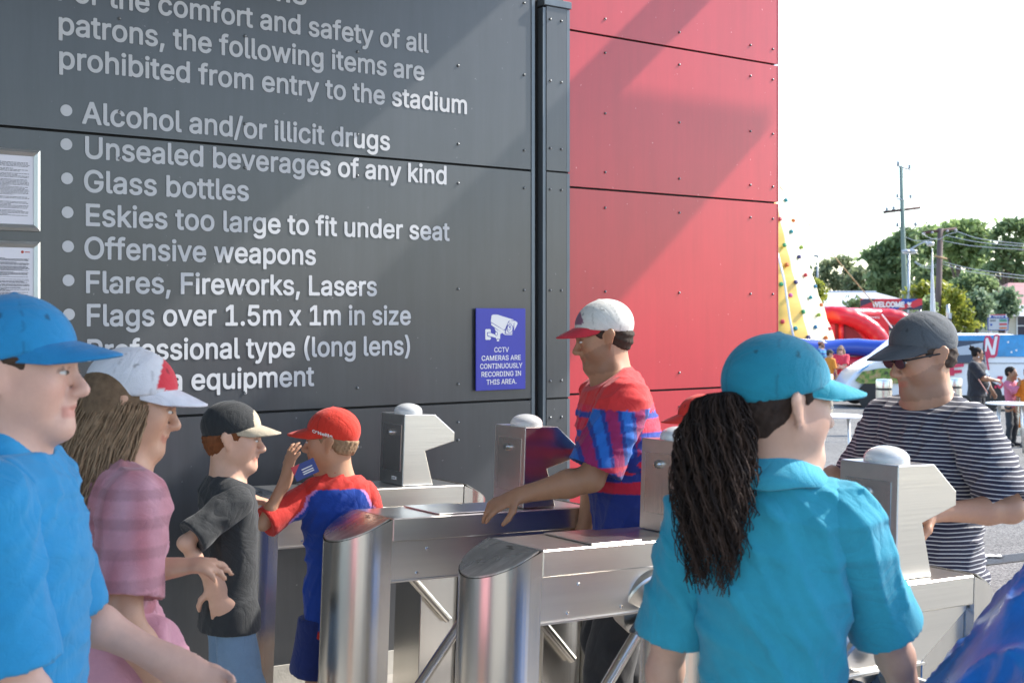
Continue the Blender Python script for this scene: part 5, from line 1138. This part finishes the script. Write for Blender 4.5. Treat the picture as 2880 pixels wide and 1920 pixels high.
# -- woman with long brown hair, pink checked shirt, white and red cap
def plaid(Q):
    x = np.sin(Q[:, 0] * 95) * .5 + np.sin(Q[:, 1] * 95) * .5; z = np.sin(Q[:, 2] * 100); c = np.array((.46, .17, .20)) + np.array((.20, .22, .26)) * (.5 + .5 * x)[:, None] * .6
    return c * (1 - .22 * (z > .4))[:, None]
fc = (.80, .5); pr = spot(255, 3.0, fc)
P2 = person('woman with long brown hair, pink checked shirt and white cap behind the steward at left', pr[:2], fc, H=1.57, hs=1.0, look=(.95, .25), pitch=-.22, lean=(.0, .16), wid=.92, skin=(.52, .29, .19), hair=(.16, .095, .05),
    top=dict(sleeve=.72, hem=.55, loose=.028, col=plaid, band=(.42, .15, .19), wr=.011, seed=8), cap=dict(col=lambda L: blend((L[:, 1] > .045) & (L[:, 2] > .055), (.62, .03, .05), (.66, .66, .70)), bill=(.70, .70, .76), bl=.08), res=.008,
    hands=dict(r=dict(pos=(.24, .12, .80)), l=dict(pos=to_local(pr, at(452, 1600, 2.90)), f=ldir(pr, (1, .1, .1)), n=ldir(pr, (0, .1, -1)))), poles=dict(r=(.35, -.8, -1), l=(-.4, -1, -.6)))
root = P2['root']
sk = [rc((0, 0, .99), (0, .02, .90), .135, .175, .05, (0, 1, 0), .78), rc((0, .02, .90), (.02, .05, .58), .175, .25, .06, (0, 1, 0), .85), rc((.09, .06, .85), (.12, .22, .60), .10, .13, .08)]
link('skirt', sdf_mesh('skirt', sk, .010, [((0, 0, .52), (0, 0, -1)), ((0, 0, 1.0), (0, 0, 1))], disp=wrinkles(.026, 12, 16, (1, .3, .12)), damp=.03, color=const((.62, .30, .36))), M_CLOTH, root)
HF = P2['HF']; rg = np.random.default_rng(2); paths = []
for i in range(1900):
    a = rg.uniform(-2.6, 2.6) ; z0 = rg.uniform(-.05, .015); r0 = np.array((.086 * math.sin(a + math.pi), -.02 + .10 * math.cos(a + math.pi), z0))
    if r0[1] > .03: continue
    sp_ = rg.uniform(.85, 1.25); L_ = rg.uniform(.30, .46); pth = []
    for k_ in range(9):
        t = k_ / 8; d = np.array((r0[0] * (1 + .55 * t * sp_), r0[1] * (1 + .35 * t) - .045 * t, r0[2] - L_ * t)); d += .010 * np.array((math.sin(t * 9 + i), math.cos(t * 7 + i * 2), 0)); p = HF.o + HF.M @ np.array((d[0], d[1], min(d[2], .02))); p = p + np.array((0, 0, -.02 * t)); pth.append(tuple(p))
    paths.append(pth)
hc_ = [(.25, .16, .095), (.21, .13, .075), (.30, .20, .12)]
strands('long_hair', paths, .0021, lambda Q: np.array(hc_)[(np.abs(np.sin(Q[:, 0] * 160 + Q[:, 1] * 210)) * 2.99).astype(int)], root)
link('hair_mass', sdf_mesh('hair_mass', [el(HF @ V3((0, -.035, .02)), (.088, .088, .09), .03, HF.M.T), rc(HF @ V3((0, -.06, -.03)), HF @ V3((0, -.085, -.33)), .085, .075, .05, HF.M[:, 1], .7)], .009, color=const((.16, .10, .058))), M_HAIR, root)

# -- boy in black T-shirt and black and tan cap
fc = (.80, .42); pr = spot(645, 4.42, fc)
P3 = person('boy in black T-shirt and black and tan cap, hand on a turnstile', pr[:2], fc, H=1.375, hs=.96, look=(1, .10), pitch=-.10, wid=.77, armw=.70, drop=.012, skin=(.62, .36, .25), hair=(.17, .055, .018),
    top=dict(sleeve=.78, hem=.455, loose=.026, col=const(BLACK_), band=BLACK_, wr=.008, seed=2), bottom=dict(hem=.56, name='shorts', loose=.012, col=const((.16, .25, .36))),
    cap=dict(col=lambda L: blend(L[:, 1] > .074 - .25 * (L[:, 2] - .06), (.46, .39, .29), (.016, .018, .02)), bill=(.44, .37, .27), bl=.078), res=.0068,
    hands=dict(l=dict(pos=to_local(pr, at(694, 1400, 4.95)), f=ldir(pr, (.92, .12, -.22)), n=ldir(pr, (0, .1, -1)), curl=(.25, .3, .3, .35), spread=.18), r=dict(pos=to_local(pr, at(600, 1640, 4.30)), f=ldir(pr, (.25, .1, -1)), n=ldir(pr, (-.3, .9, 0)))), poles=dict(l=(-.8, -.4, -.6), r=(.35, -1, 0)))
# -- boy in red cap and red and blue jersey, hand raised with a card
def jersey_boy(Q, c):
    s = c['s']; a_ = Q @ c['rt']; z = Q[:, 2]; sh = c['nb'][2]; yoke = z > sh - .055 - .10 * s + .25 * np.maximum(.07 - np.abs(a_), -.2) * -1 * 0
    d = np.abs(a_); zig = .028 * np.abs(((z * 11) % 1) * 2 - 1)
    redm = (d > .085 + .75 * np.maximum(sh - .02 - z, 0) - zig * .6) & (z > sh - .20)
    col = blend(redm, RED_, (.006, .055, .36)); piping = np.abs(d - (.085 + .75 * np.maximum(sh - .02 - z, 0) - zig * .6)) < .006
    col[piping & (z > sh - .20)] = (.55, .25, .55); col[(z > sh - .03)] = RED_
    h = .50; col[z < h + .035] = RED_; side = (d > .125)
    for zz in (.83, .765): col[side & (np.abs(z - zz) < .012) & (Q @ c['fw'] < .05)] = RED_
    return col
fc = (-.25, 1); pr = spot(945, 4.93, fc)
P4 = person('boy in red cap and blue and red jersey raising a card', pr[:2], fc, H=1.335, hs=.97, look=(-1, .10), pitch=-.03, wid=.77, armw=.70, drop=.018, skin=(.52, .28, .17), hair=(.30, .19, .11), hairlen='buzz',
    top=dict(sleeve=.86, hem=.375, loose=.026, col=jersey_boy, cf=True, band=RED_, wr=.008, seed=3), bottom=dict(hem=.54, name='shorts', loose=.03, col=const((.012, .03, .17))),
    cap=dict(col=const((.66, .03, .012)), bill=(.66, .035, .015), bl=.085), res=.0068,
    hands=dict(l=dict(pos=to_local(pr, at(806, 1342, 4.78)), f=ldir(pr, (.22, -.1, 1)), n=ldir(pr, (.85, .5, .1)), curl=(.35, .4, .3, .25), spread=.35, tcurl=.1), r=dict(pos=(.22, .22, .72))), poles=dict(l=(-1, -.4, -.75)))
HF = P4['HF']; me, co = text_mesh("O'Neills", .03); x0, x1 = co[:, 0].min(), co[:, 0].max(); q = []
for c in co:
    xx = (c[0] - x0) / (x1 - x0); y_ = .055 - .085 * xx; z_ = .045 - .022 * xx + c[1] * .022; zz = (z_ - .044) / .093; yy = (y_ + .014) / .108; q.append(HF @ (V3((-.0905 * math.sqrt(max(1 - zz * zz - yy * yy, .02)), y_, z_)) * .97))
me.vertices.foreach_set('co', np.array(q).ravel()); me.materials.clear(); me.update(); link('cap_print', me, M_WHITE, P4['root'])
c_ = at(858, 1320, 4.72); M_ = Matrix.Translation(c_) @ Matrix.Rotation(R(-24), 4, 'Y') @ Matrix.Rotation(R(12), 4, 'Z')
tk = empty('ticket_card', c_, 0, 'blue and red ticket card held up by the red-capped boy', 'card')
keep(MB().box(-.045, .045, -.001, .001, -.028, .028, M_).build('card', mat('card_blue', (.02, .04, .22), .35), tk)); keep(MB().prism([(-.045, -.005), (-.01, .028), (-.045, .028)], -.0022, -.0012, 'y', M_).build('red_corner', mat('card_red', (.55, .03, .05), .35), tk))
for z_ in (.004, -.006, -.014): keep(MB().box(-.012, .03, -.0022, -.0012, z_ - .002, z_ + .002, M_).build('printed_line', M_WHITE, tk))

# -- man in red and blue jersey reaching over the turnstile
def jersey_man(Q, c):
    z = Q[:, 2]; nb = c['nb'][2]; b = Q @ c['fw']; a_ = np.abs(Q @ c['rt'])
    col = np.tile((.012, .035, .24), (len(Q), 1)).astype(float); y_ = z > nb - .105 - .02 * np.clip(a_ - .14, 0, .2); col[y_] = (.66, .03, .03)
    back = (b < .0) & (a_ < .20) & (z < nb - .10) & (z > nb - .42); k = ((nb - z) * 1.0 % .075) < .048; col[back] = blend(k[back], (.62, .02, .06), (.015, .05, .34))
    sl = (a_ > .205) & (z > nb - .34) & ~y_; w = (np.sin(b * 60 + 1.2) > .35); col[sl & w] = (.30, .01, .10); w2 = (np.sin(b * 60 + 1.2) < -.5); col[sl & w2] = (.01, .13, .50); col[sl & (np.abs(z - (nb - .315)) < .010)] = (.55, .02, .06)
    return col
fc = (-.93, -.10); pr = spot(1783, 4.84, fc)
P5 = person('man in red and blue jersey and white cap with red bill, reaching across a turnstile', pr[:2], fc, H=1.82, hs=1.05, look=(-1, -.03), pitch=-.22, lean=(0, .17), wid=1.06, armw=1.12, skin=(.42, .215, .12), hair=(.035, .022, .015), beard=.28,
    top=dict(sleeve=.80, hem=.46, loose=.032, col=jersey_man, cf=True, band=(.015, .06, .40), wr=.010, seed=16), bottom=dict(hem=.04, loose=.03, col=const((.035, .034, .036))),
    cap=dict(col=lambda L: blend((L[:, 1] > .062) & (L[:, 2] > .066), (.22, .10, .16), (.66, .64, .60)), bill=(.58, .03, .05), bl=.078), res=.0068,
    hands=dict(l=dict(pos=to_local(pr, at(1462, 1392, 4.60)), f=ldir(pr, (-.80, -.15, -.30)), n=ldir(pr, (-.15, .35, -1)), curl=(.35, .45, .55, .6), spread=.12, tcurl=.2), r=dict(pos=(.24, .16, .86))), poles=dict(l=(-.35, -1, -.75)),
    feet=dict(l=(-.10, .16, .085), r=(.10, -.14, .16)))
# -- woman steward with dark curls seen from behind
fc = (.30, .95); pr = spot(2170, 2.50, fc)
P6 = person('woman in teal polo shirt and teal cap with long dark curly ponytail, seen from behind', pr[:2], fc, H=1.645, hs=1.03, look=(.93, .34), pitch=-.07, wid=.82, armw=.92, skin=(.52, .32, .24), hair=(.030, .018, .014),
    top=dict(sleeve=.90, hem=.44, loose=.024, col=const((.018, .29, .42)), collar=(.03, .32, .46), wr=.012, seed=9), bottom=dict(hem=.05, col=const(NAVY)),
    cap=dict(col=const((.004, .22, .33)), bill=(.004, .26, .36), bl=.092), res=.0075,
    hands=dict(l=dict(pos=(-.26, .10, .78)), r=dict(pos=(.27, .26, .86), f=(.1, .9, -.3))), poles=dict(l=(-.45, -1, -.1), r=(.5, -.9, -.1)))
HF = P6['HF']; root = P6['root']; rg = np.random.default_rng(11); paths = []
hole = V3((0, -.112, .022)); w0 = HF.o + HF.M @ hole; hx = HF.M[:, 0]; hy = HF.M[:, 1]
for i in range(2600):
    ph = rg.uniform(0, 6.283); rho = rg.uniform(.60, 1.08) if i % 8 else rg.uniform(1.05, 1.45); L_ = rg.uniform(.20, .36) if i % 5 else rg.uniform(.34, .43); fq = rg.uniform(45, 95); am = rg.uniform(.005, .013); p2 = rg.uniform(0, 6.283); pth = []
    for k_ in range(26):
        t = k_ / 25; s_ = t * L_; g_ = (1 - math.exp(-s_ * 11)) * (1 - .42 * (s_ / .43) ** 2)
        p = w0 - hy * (.055 * (1 - math.exp(-s_ * 14)) - .012) + (hx * math.cos(ph) * .086 + hy * math.sin(ph) * .062) * rho * g_ + np.array((0, 0, -1)) * (s_ - .045 * (1 - math.exp(-s_ * 24)))
        p = p + (hx * math.cos(s_ * fq + p2) + hy * math.sin(s_ * fq + p2) * .8 + np.array((0, 0, .6)) * math.sin(s_ * fq * .8 + ph)) * am * min(1, s_ * 16); pth.append(tuple(p))
    paths.append(pth)
hcw = np.array([(.020, .012, .010), (.032, .019, .014), (.055, .033, .025)])
strands('curly_ponytail', paths, .0019, lambda Q: hcw[(np.abs(np.sin(Q[:, 0] * 90 + Q[:, 2] * 31)) ** 2 * 2.99).astype(int)], root, n=3)
link('hair_mass', sdf_mesh('hair_mass', [rc(w0 + hy * .01, w0 - hy * .045 + np.array((0, 0, -.10)), .022, .052, .04, hy, .75), rc(w0 - hy * .045 + np.array((0, 0, -.10)), w0 - hy * .045 + np.array((0, 0, -.25)), .052, .034, .04, hy, .75)], .008, disp=wrinkles(.016, 4, 170, (.5, .5, .5)), damp=.02, color=const((.020, .013, .010))), M_HAIR, root)
lany = [(P6['nb'] + V3((math.cos(t) * .066, math.sin(t) * .062 - .004, -.006 + .006 * math.sin(t)))) for t in np.linspace(0, 6.283, 25)]
m = MB().tube([tuple(p) for p in lany], .0045, 6, cap=False); link('lanyard', m.mesh('lanyard'), mat('lanyard_tan', (.45, .36, .27), .8), root, True)
# -- man in striped T-shirt and grey cap
M_STRIPE = mat('striped_cotton', (.022, .022, .045), .85, bump=.25, bscale=420, sheen=.15)
_nt = M_STRIPE.node_tree; _N = _nt.nodes; _t = _N.new('ShaderNodeTexCoord'); _n = _N.new('ShaderNodeTexNoise'); _n.inputs['Scale'].default_value = 5; _a = _N.new('ShaderNodeSeparateXYZ'); _nt.links.new(_t.outputs['Object'], _a.inputs[0]); _nt.links.new(_t.outputs['Object'], _n.inputs['Vector'])
_m1 = _N.new('ShaderNodeMath'); _m1.operation = 'MULTIPLY_ADD'; _m1.inputs[1].default_value = .016; _nt.links.new(_n.outputs[0], _m1.inputs[0]); _nt.links.new(_a.outputs[2], _m1.inputs[2])
_m2 = _N.new('ShaderNodeMath'); _m2.operation = 'PINGPONG'; _m2.inputs[1].default_value = .0068; _nt.links.new(_m1.outputs[0], _m2.inputs[0])
_m3 = _N.new('ShaderNodeMapRange'); _m3.inputs['From Min'].default_value = .0016; _m3.inputs['From Max'].default_value = .0021; _nt.links.new(_m2.outputs[0], _m3.inputs[0])
_x = _N.new('ShaderNodeMix'); _x.data_type = 'RGBA'; _x.inputs[6].default_value = (.50, .49, .49, 1); _x.inputs[7].default_value = (.022, .022, .045, 1); _nt.links.new(_m3.outputs[0], _x.inputs[0]); _nt.links.new(_x.outputs[2], _N['Principled BSDF'].inputs['Base Color'])
def stripes(Q): z = Q[:, 2] + .006 * np.sin(Q[:, 0] * 9); return blend((z % .0285) < .0078, (.62, .61, .60), (.022, .022, .045))
fc = (-.82, -.50); pr = spot(2625, 4.33, fc)
P7 = person('man in striped T-shirt, grey cap and sunglasses at the far right turnstile', pr[:2], fc, H=1.765, hs=1.10, look=(-.95, -.25), pitch=-.24, lean=(0, .06), wid=.98, skin=(.44, .23, .14), hair=(.06, .04, .03), hairlen='buzz', beard=.32,
    top=dict(sleeve=.86, hem=.45, loose=.034, col=stripes, band=(.018, .018, .04), wr=.012, seed=7), bottom=dict(hem=.05, col=const((.05, .055, .07))), cap=dict(col=const((.075, .085, .095)), bill=(.06, .066, .075), bl=.09), glasses=True, res=.0068, belly=.02, topmat=M_STRIPE,
    hands=dict(l=dict(pos=to_local(pr, at(2630, 1440, 3.98)), f=ldir(pr, (-.9, -.1, -.12)), n=ldir(pr, (-.1, .5, -1)), curl=(.6, .7, .8, .9)), r=dict(pos=to_local(pr, at(2330, 1345, 4.45)), f=ldir(pr, (-.6, -.5, -.5)))), poles=dict(l=(-.8, -.55, -.8), r=(.6, -.8, -.5)))
c_ = at(2592, 1432, 3.92); Mx = Matrix.Translation(c_) @ Matrix.Rotation(R(10), 4, 'Y'); o = MB().box(-.04, .03, -.028, .028, -.0008, .0008, Mx).build('ticket_card', M_WHITE); tag(o, 'pale ticket card offered under the scanner head by the man in stripes', 'card')
# -- child in red cap, mostly hidden behind the curly-haired steward
fc = (-.9, .1); pr = spot(1975, 5.75, fc)
person('child in red cap and red top partly hidden behind the curly ponytail', pr[:2], fc, H=1.40, hs=.97, look=(-1, -.05), pitch=-.15, wid=.9, armw=.75, skin=SKIN_T, hair=(.05, .03, .02), top=dict(sleeve=.8, hem=.46, loose=.03, col=const((.60, .035, .03)), seed=5), bottom=dict(hem=.5, name='shorts', col=const(NAVY)), cap=dict(col=const((.62, .035, .02)), bill=(.62, .035, .02), bl=.085), res=.011)

# -- people on the forecourt
FR = .014
def far(label, u, y, fc, H, **k): x, y_ = loc_at(u, y); return person(label, (x, y_), fc, H=H, res=k.pop('res', FR), **k)
def jb(Q): z = Q[:, 2]; return blend(((z * 9) % 1) < .3, (.02, .30, .55), (.01, .10, .30))
far('bearded man in dark blue jersey and white cap beside the inflatables', 2310, 38.6, (.7, -.5), 1.84, look=(1, -.15), hair=(.06, .035, .025), beard=.75, skin=SKIN_T, wid=1.05, top=dict(sleeve=.85, hem=.48, col=jb, loose=.02), bottom=dict(hem=.55, name='shorts', col=const(NAVY)), cap=dict(col=lambda L: blend(L[:, 2] > .058, (.66, .66, .68), (.55, .20, .14)), bill=(.70, .68, .66)))
far('child in orange shirt and black cap between the bearded man and the woman in coral', 2333, 38.0, (.55, .5), 1.52, hs=.97, look=(.8, -.15), hair=(.05, .03, .02), wid=.85, armw=.8, skin=SKIN_T, top=dict(sleeve=.9, hem=.42, col=const((.70, .26, .03)), loose=.03), bottom=dict(hem=.5, name='shorts', col=const((.3, .28, .27))), cap=dict(col=const((.04, .04, .045)), bill=(.04, .04, .045), bl=.06))
wp_ = far('woman in coral T-shirt, jeans and sunglasses with arms folded beside the inflatables', 2365, 38.2, (-.25, -1), 1.66, look=(-.35, -1), hair=(.30, .20, .12), wid=1.02, skin=(.60, .36, .27), glasses=True, belly=.02, top=dict(sleeve=.9, hem=.47, col=const((.68, .05, .09)), loose=.03, bust=True), bottom=dict(hem=.03, col=const((.22, .28, .36))), hands=dict(l=dict(pos=(.05, .26, 1.02), f=(1, .1, 0), n=(0, -1, 0)), r=dict(pos=(-.05, .28, 1.00), f=(-1, .1, 0), n=(0, -1, 0))), poles=dict(l=(-1, -.2, -.5), r=(1, -.2, -.5)))
HF = wp_['HF']; link('long_hair', sdf_mesh('long_hair', [rc(HF @ V3((sx * .078, -.02, .03)), HF @ V3((sx * .092, -.03, -.15)), .035, .042, .03) for sx in (-1, 1)] + [rc(HF @ V3((0, -.08, .02)), HF @ V3((0, -.09, -.16)), .07, .06, .04)], .012, disp=wrinkles(.012, 3, 70), damp=.02, color=const((.32, .22, .13))), M_HAIR, wp_['root'])
wb_ = far('woman in black T-shirt with dark hair up and sunglasses, holding a stick by the van', 2748, 23.5, (.75, -.55), 1.70, res=.011, look=(1, -.1), hair=(.012, .009, .008), wid=1.18, armw=1.15, skin=(.36, .19, .11), glasses=True, belly=.05, top=dict(sleeve=.80, hem=.47, col=lambda Q: blend((Q[:, 0] < .02) & (Q[:, 1] > .02) & (np.sin(Q[:, 0] * 30 + Q[:, 2] * 22) + np.sin(Q[:, 2] * 37) > -.4) & (Q[:, 2] < 1.28), (.22, .30, .40), (.022, .023, .03)), loose=.03, bust=True), bottom=dict(hem=.05, col=const((.03, .03, .035))), hands=dict(r=dict(pos=(.02, .34, 1.10), f=(-.9, .3, .1), n=(0, -.5, -1), curl=(1.1, 1.1, 1.1, 1.1)), l=dict(pos=(-.30, .20, .86))), poles=dict(r=(1, -.5, -.5)))
HF = wb_['HF']; link('hair_bun', sdf_mesh('hair_bun', [el(HF @ V3((0, -.10, .10)), (.055, .055, .05), .02), rc(HF @ V3((.02, -.12, .13)), HF @ V3((.03, -.15, .17)), .02, .01, .01), rc(HF @ V3((-.03, -.11, .13)), HF @ V3((-.05, -.13, .17)), .02, .01, .01)], .010, disp=wrinkles(.008, 3, 110), damp=.01, color=const((.012, .009, .008))), M_HAIR, wb_['root'])
for sx in (-1, 1): link('earring', MB().lathe([(.001, -.016), (.013, -.008), (.013, .006), (.001, .014)], tuple(HF @ V3((sx * .085, -.004, -.055))), 10).mesh('earring'), M_WHITE, wb_['root'], True)
p0, p1 = at(2752, 1066, 23.0), at(2778, 1106, 22.8); o = MB().tube([p0, p1], .010, 8).build('stick', mat('stick_pink', (.50, .22, .17), .6)); tag(o, 'slim pinkish stick held by the woman in the black T-shirt', 'stick')
far('girl in pink long-sleeved top with hand to her mouth by the van', 2842, 22.2, (.55, -.8), 1.34, res=.0115, hs=.96, look=(.75, -.6), hair=(.02, .014, .01), hairlen='short', wid=.80, armw=.7, skin=(.34, .18, .10), top=dict(sleeve=1.92, hem=.50, col=const((.58, .16, .24)), loose=.014), bottom=dict(hem=.03, col=const((.03, .035, .04))), hands=dict(r=dict(pos=(.03, .20, 1.10), f=(-.3, -.3, 1), n=(0, -1, 0), curl=(.9, .9, .9, .9)), l=dict(pos=(-.14, .28, .98), f=(.3, .6, .6), n=(1, 0, 0))), poles=dict(r=(1, -.2, -1), l=(-1, -.2, -1)))
far('child in orange T-shirt cut off by the right edge', 2893, 22.0, (-.4, -.9), 1.36, res=.012, hs=.96, look=(-.6, -.8), hair=(.02, .014, .01), wid=.9, armw=.8, skin=(.34, .18, .10), top=dict(sleeve=.9, hem=.42, col=const((.72, .20, .01)), loose=.03), bottom=dict(hem=.5, name='shorts', col=const((.70, .19, .01))))
far('man in dark shirt and pale cap inside the inflatable dome', 2398, 43.5, (-.4, -.9), 1.74, look=(-.8, -.5), hair=(.04, .03, .02), wid=1.0, skin=SKIN_T, top=dict(sleeve=.9, hem=.48, col=const((.02, .02, .025))), bottom=dict(hem=.05), cap=dict(col=const((.08, .08, .09)), bill=(.60, .56, .48), bl=.085))
far('brown-haired person in dark top in front of the climbing tower base', 2306, 41.7, (-.6, .6), 1.72, look=(-.7, .5), hair=(.16, .09, .045), wid=.9, skin=SKIN_T, top=dict(sleeve=.9, hem=.48, col=const((.09, .08, .09))), bottom=dict(hem=.05))
far('person in black cap passing behind the van under the shrubs', 2678, 38.5, (1, .1), 1.78, look=(1, 0), hair=(.03, .02, .02), skin=SKIN_T, top=dict(sleeve=.9, hem=.48, col=const((.05, .05, .06))), bottom=dict(hem=.05), cap=dict(col=const((.02, .02, .025)), bill=(.02, .02, .025)))
far('dark-haired person behind the van below the road sign', 2850, 39, (-1, -.2), 1.78, look=(-1, -.2), hair=(.02, .015, .012), skin=SKIN_T, top=dict(sleeve=.9, hem=.48, col=const((.1, .1, .12))), bottom=dict(hem=.05))
far('grey-haired person behind the van roof below the shrubs', 2718, 38.8, (-1, -.2), 1.73, look=(-1, -.2), hair=(.30, .26, .24), skin=SKIN_L, top=dict(sleeve=.9, hem=.48, col=const((.2, .1, .1))), bottom=dict(hem=.05))

# ---- blue tarpaulin draped over something tall at the lower right
from mathutils import noise as mn
n1, n2 = 220, 120; cx_, cy_ = 1.34, 2.42; vs = []; rt_ = np.random.default_rng(4)
zg_ = ground(cx_, cy_); FOLD = [(rt_.uniform(0, 6.28), rt_.integers(3, 9), rt_.uniform(.4, 1)) for _ in range(7)]
prz = lambda r: 1.472 - .60 * r - .70 * r * r
for i in range(n1):
    th = 2 * math.pi * i / n1
    for j in range(n2):
        v = j / (n2 - 1); r0 = .02 + .74 * .72 ** .8
        if v < .72: r_ = .02 + .74 * v ** .8; z = prz(r_)
        else: r_ = r0 + .07 * (v - .72); z = prz(r0) - (v - .72) * 3.4
        f = sum(a * math.sin(th * k_ + ph + 2.1 * v * (1 + .3 * k_)) for ph, k_, a in FOLD) / 3
        q = Vector((r_ * math.cos(th) * 3.2 + 4, r_ * math.sin(th) * 3.2, z * 2.2))
        ridge = (1 - abs(mn.noise(q))) ** 4 + .5 * (1 - abs(mn.noise(q * 2.3 + Vector((3, 1, 7))))) ** 5
        dd_ = .040 * (ridge - .55) * min(1, v * 6) + .004 * mn.noise(q * 5)
        r2 = max(r_ + (.006 + .022 * v) * f + dd_ * .55, .005); z2 = z + dd_ * .75 + .010 * f
        vs.append((cx_ + r2 * math.cos(th), cy_ + r2 * math.sin(th), max(z2, zg_ + .01)))
fs = [[i * n2 + j, ((i + 1) % n1) * n2 + j, ((i + 1) % n1) * n2 + j + 1, i * n2 + j + 1] for i in range(n1) for j in range(n2 - 1)]
M_TARP = mat('blue_tarpaulin', (.018, .16, .55), .30, noise=.3, nscale=6, bump=.15, bscale=40, rnoise=.12)
o = MB().add(vs, fs).build('tarpaulin', M_TARP, None, True); tag(o, 'creased bright blue tarpaulin draped over something tall at lower right', 'tarpaulin')
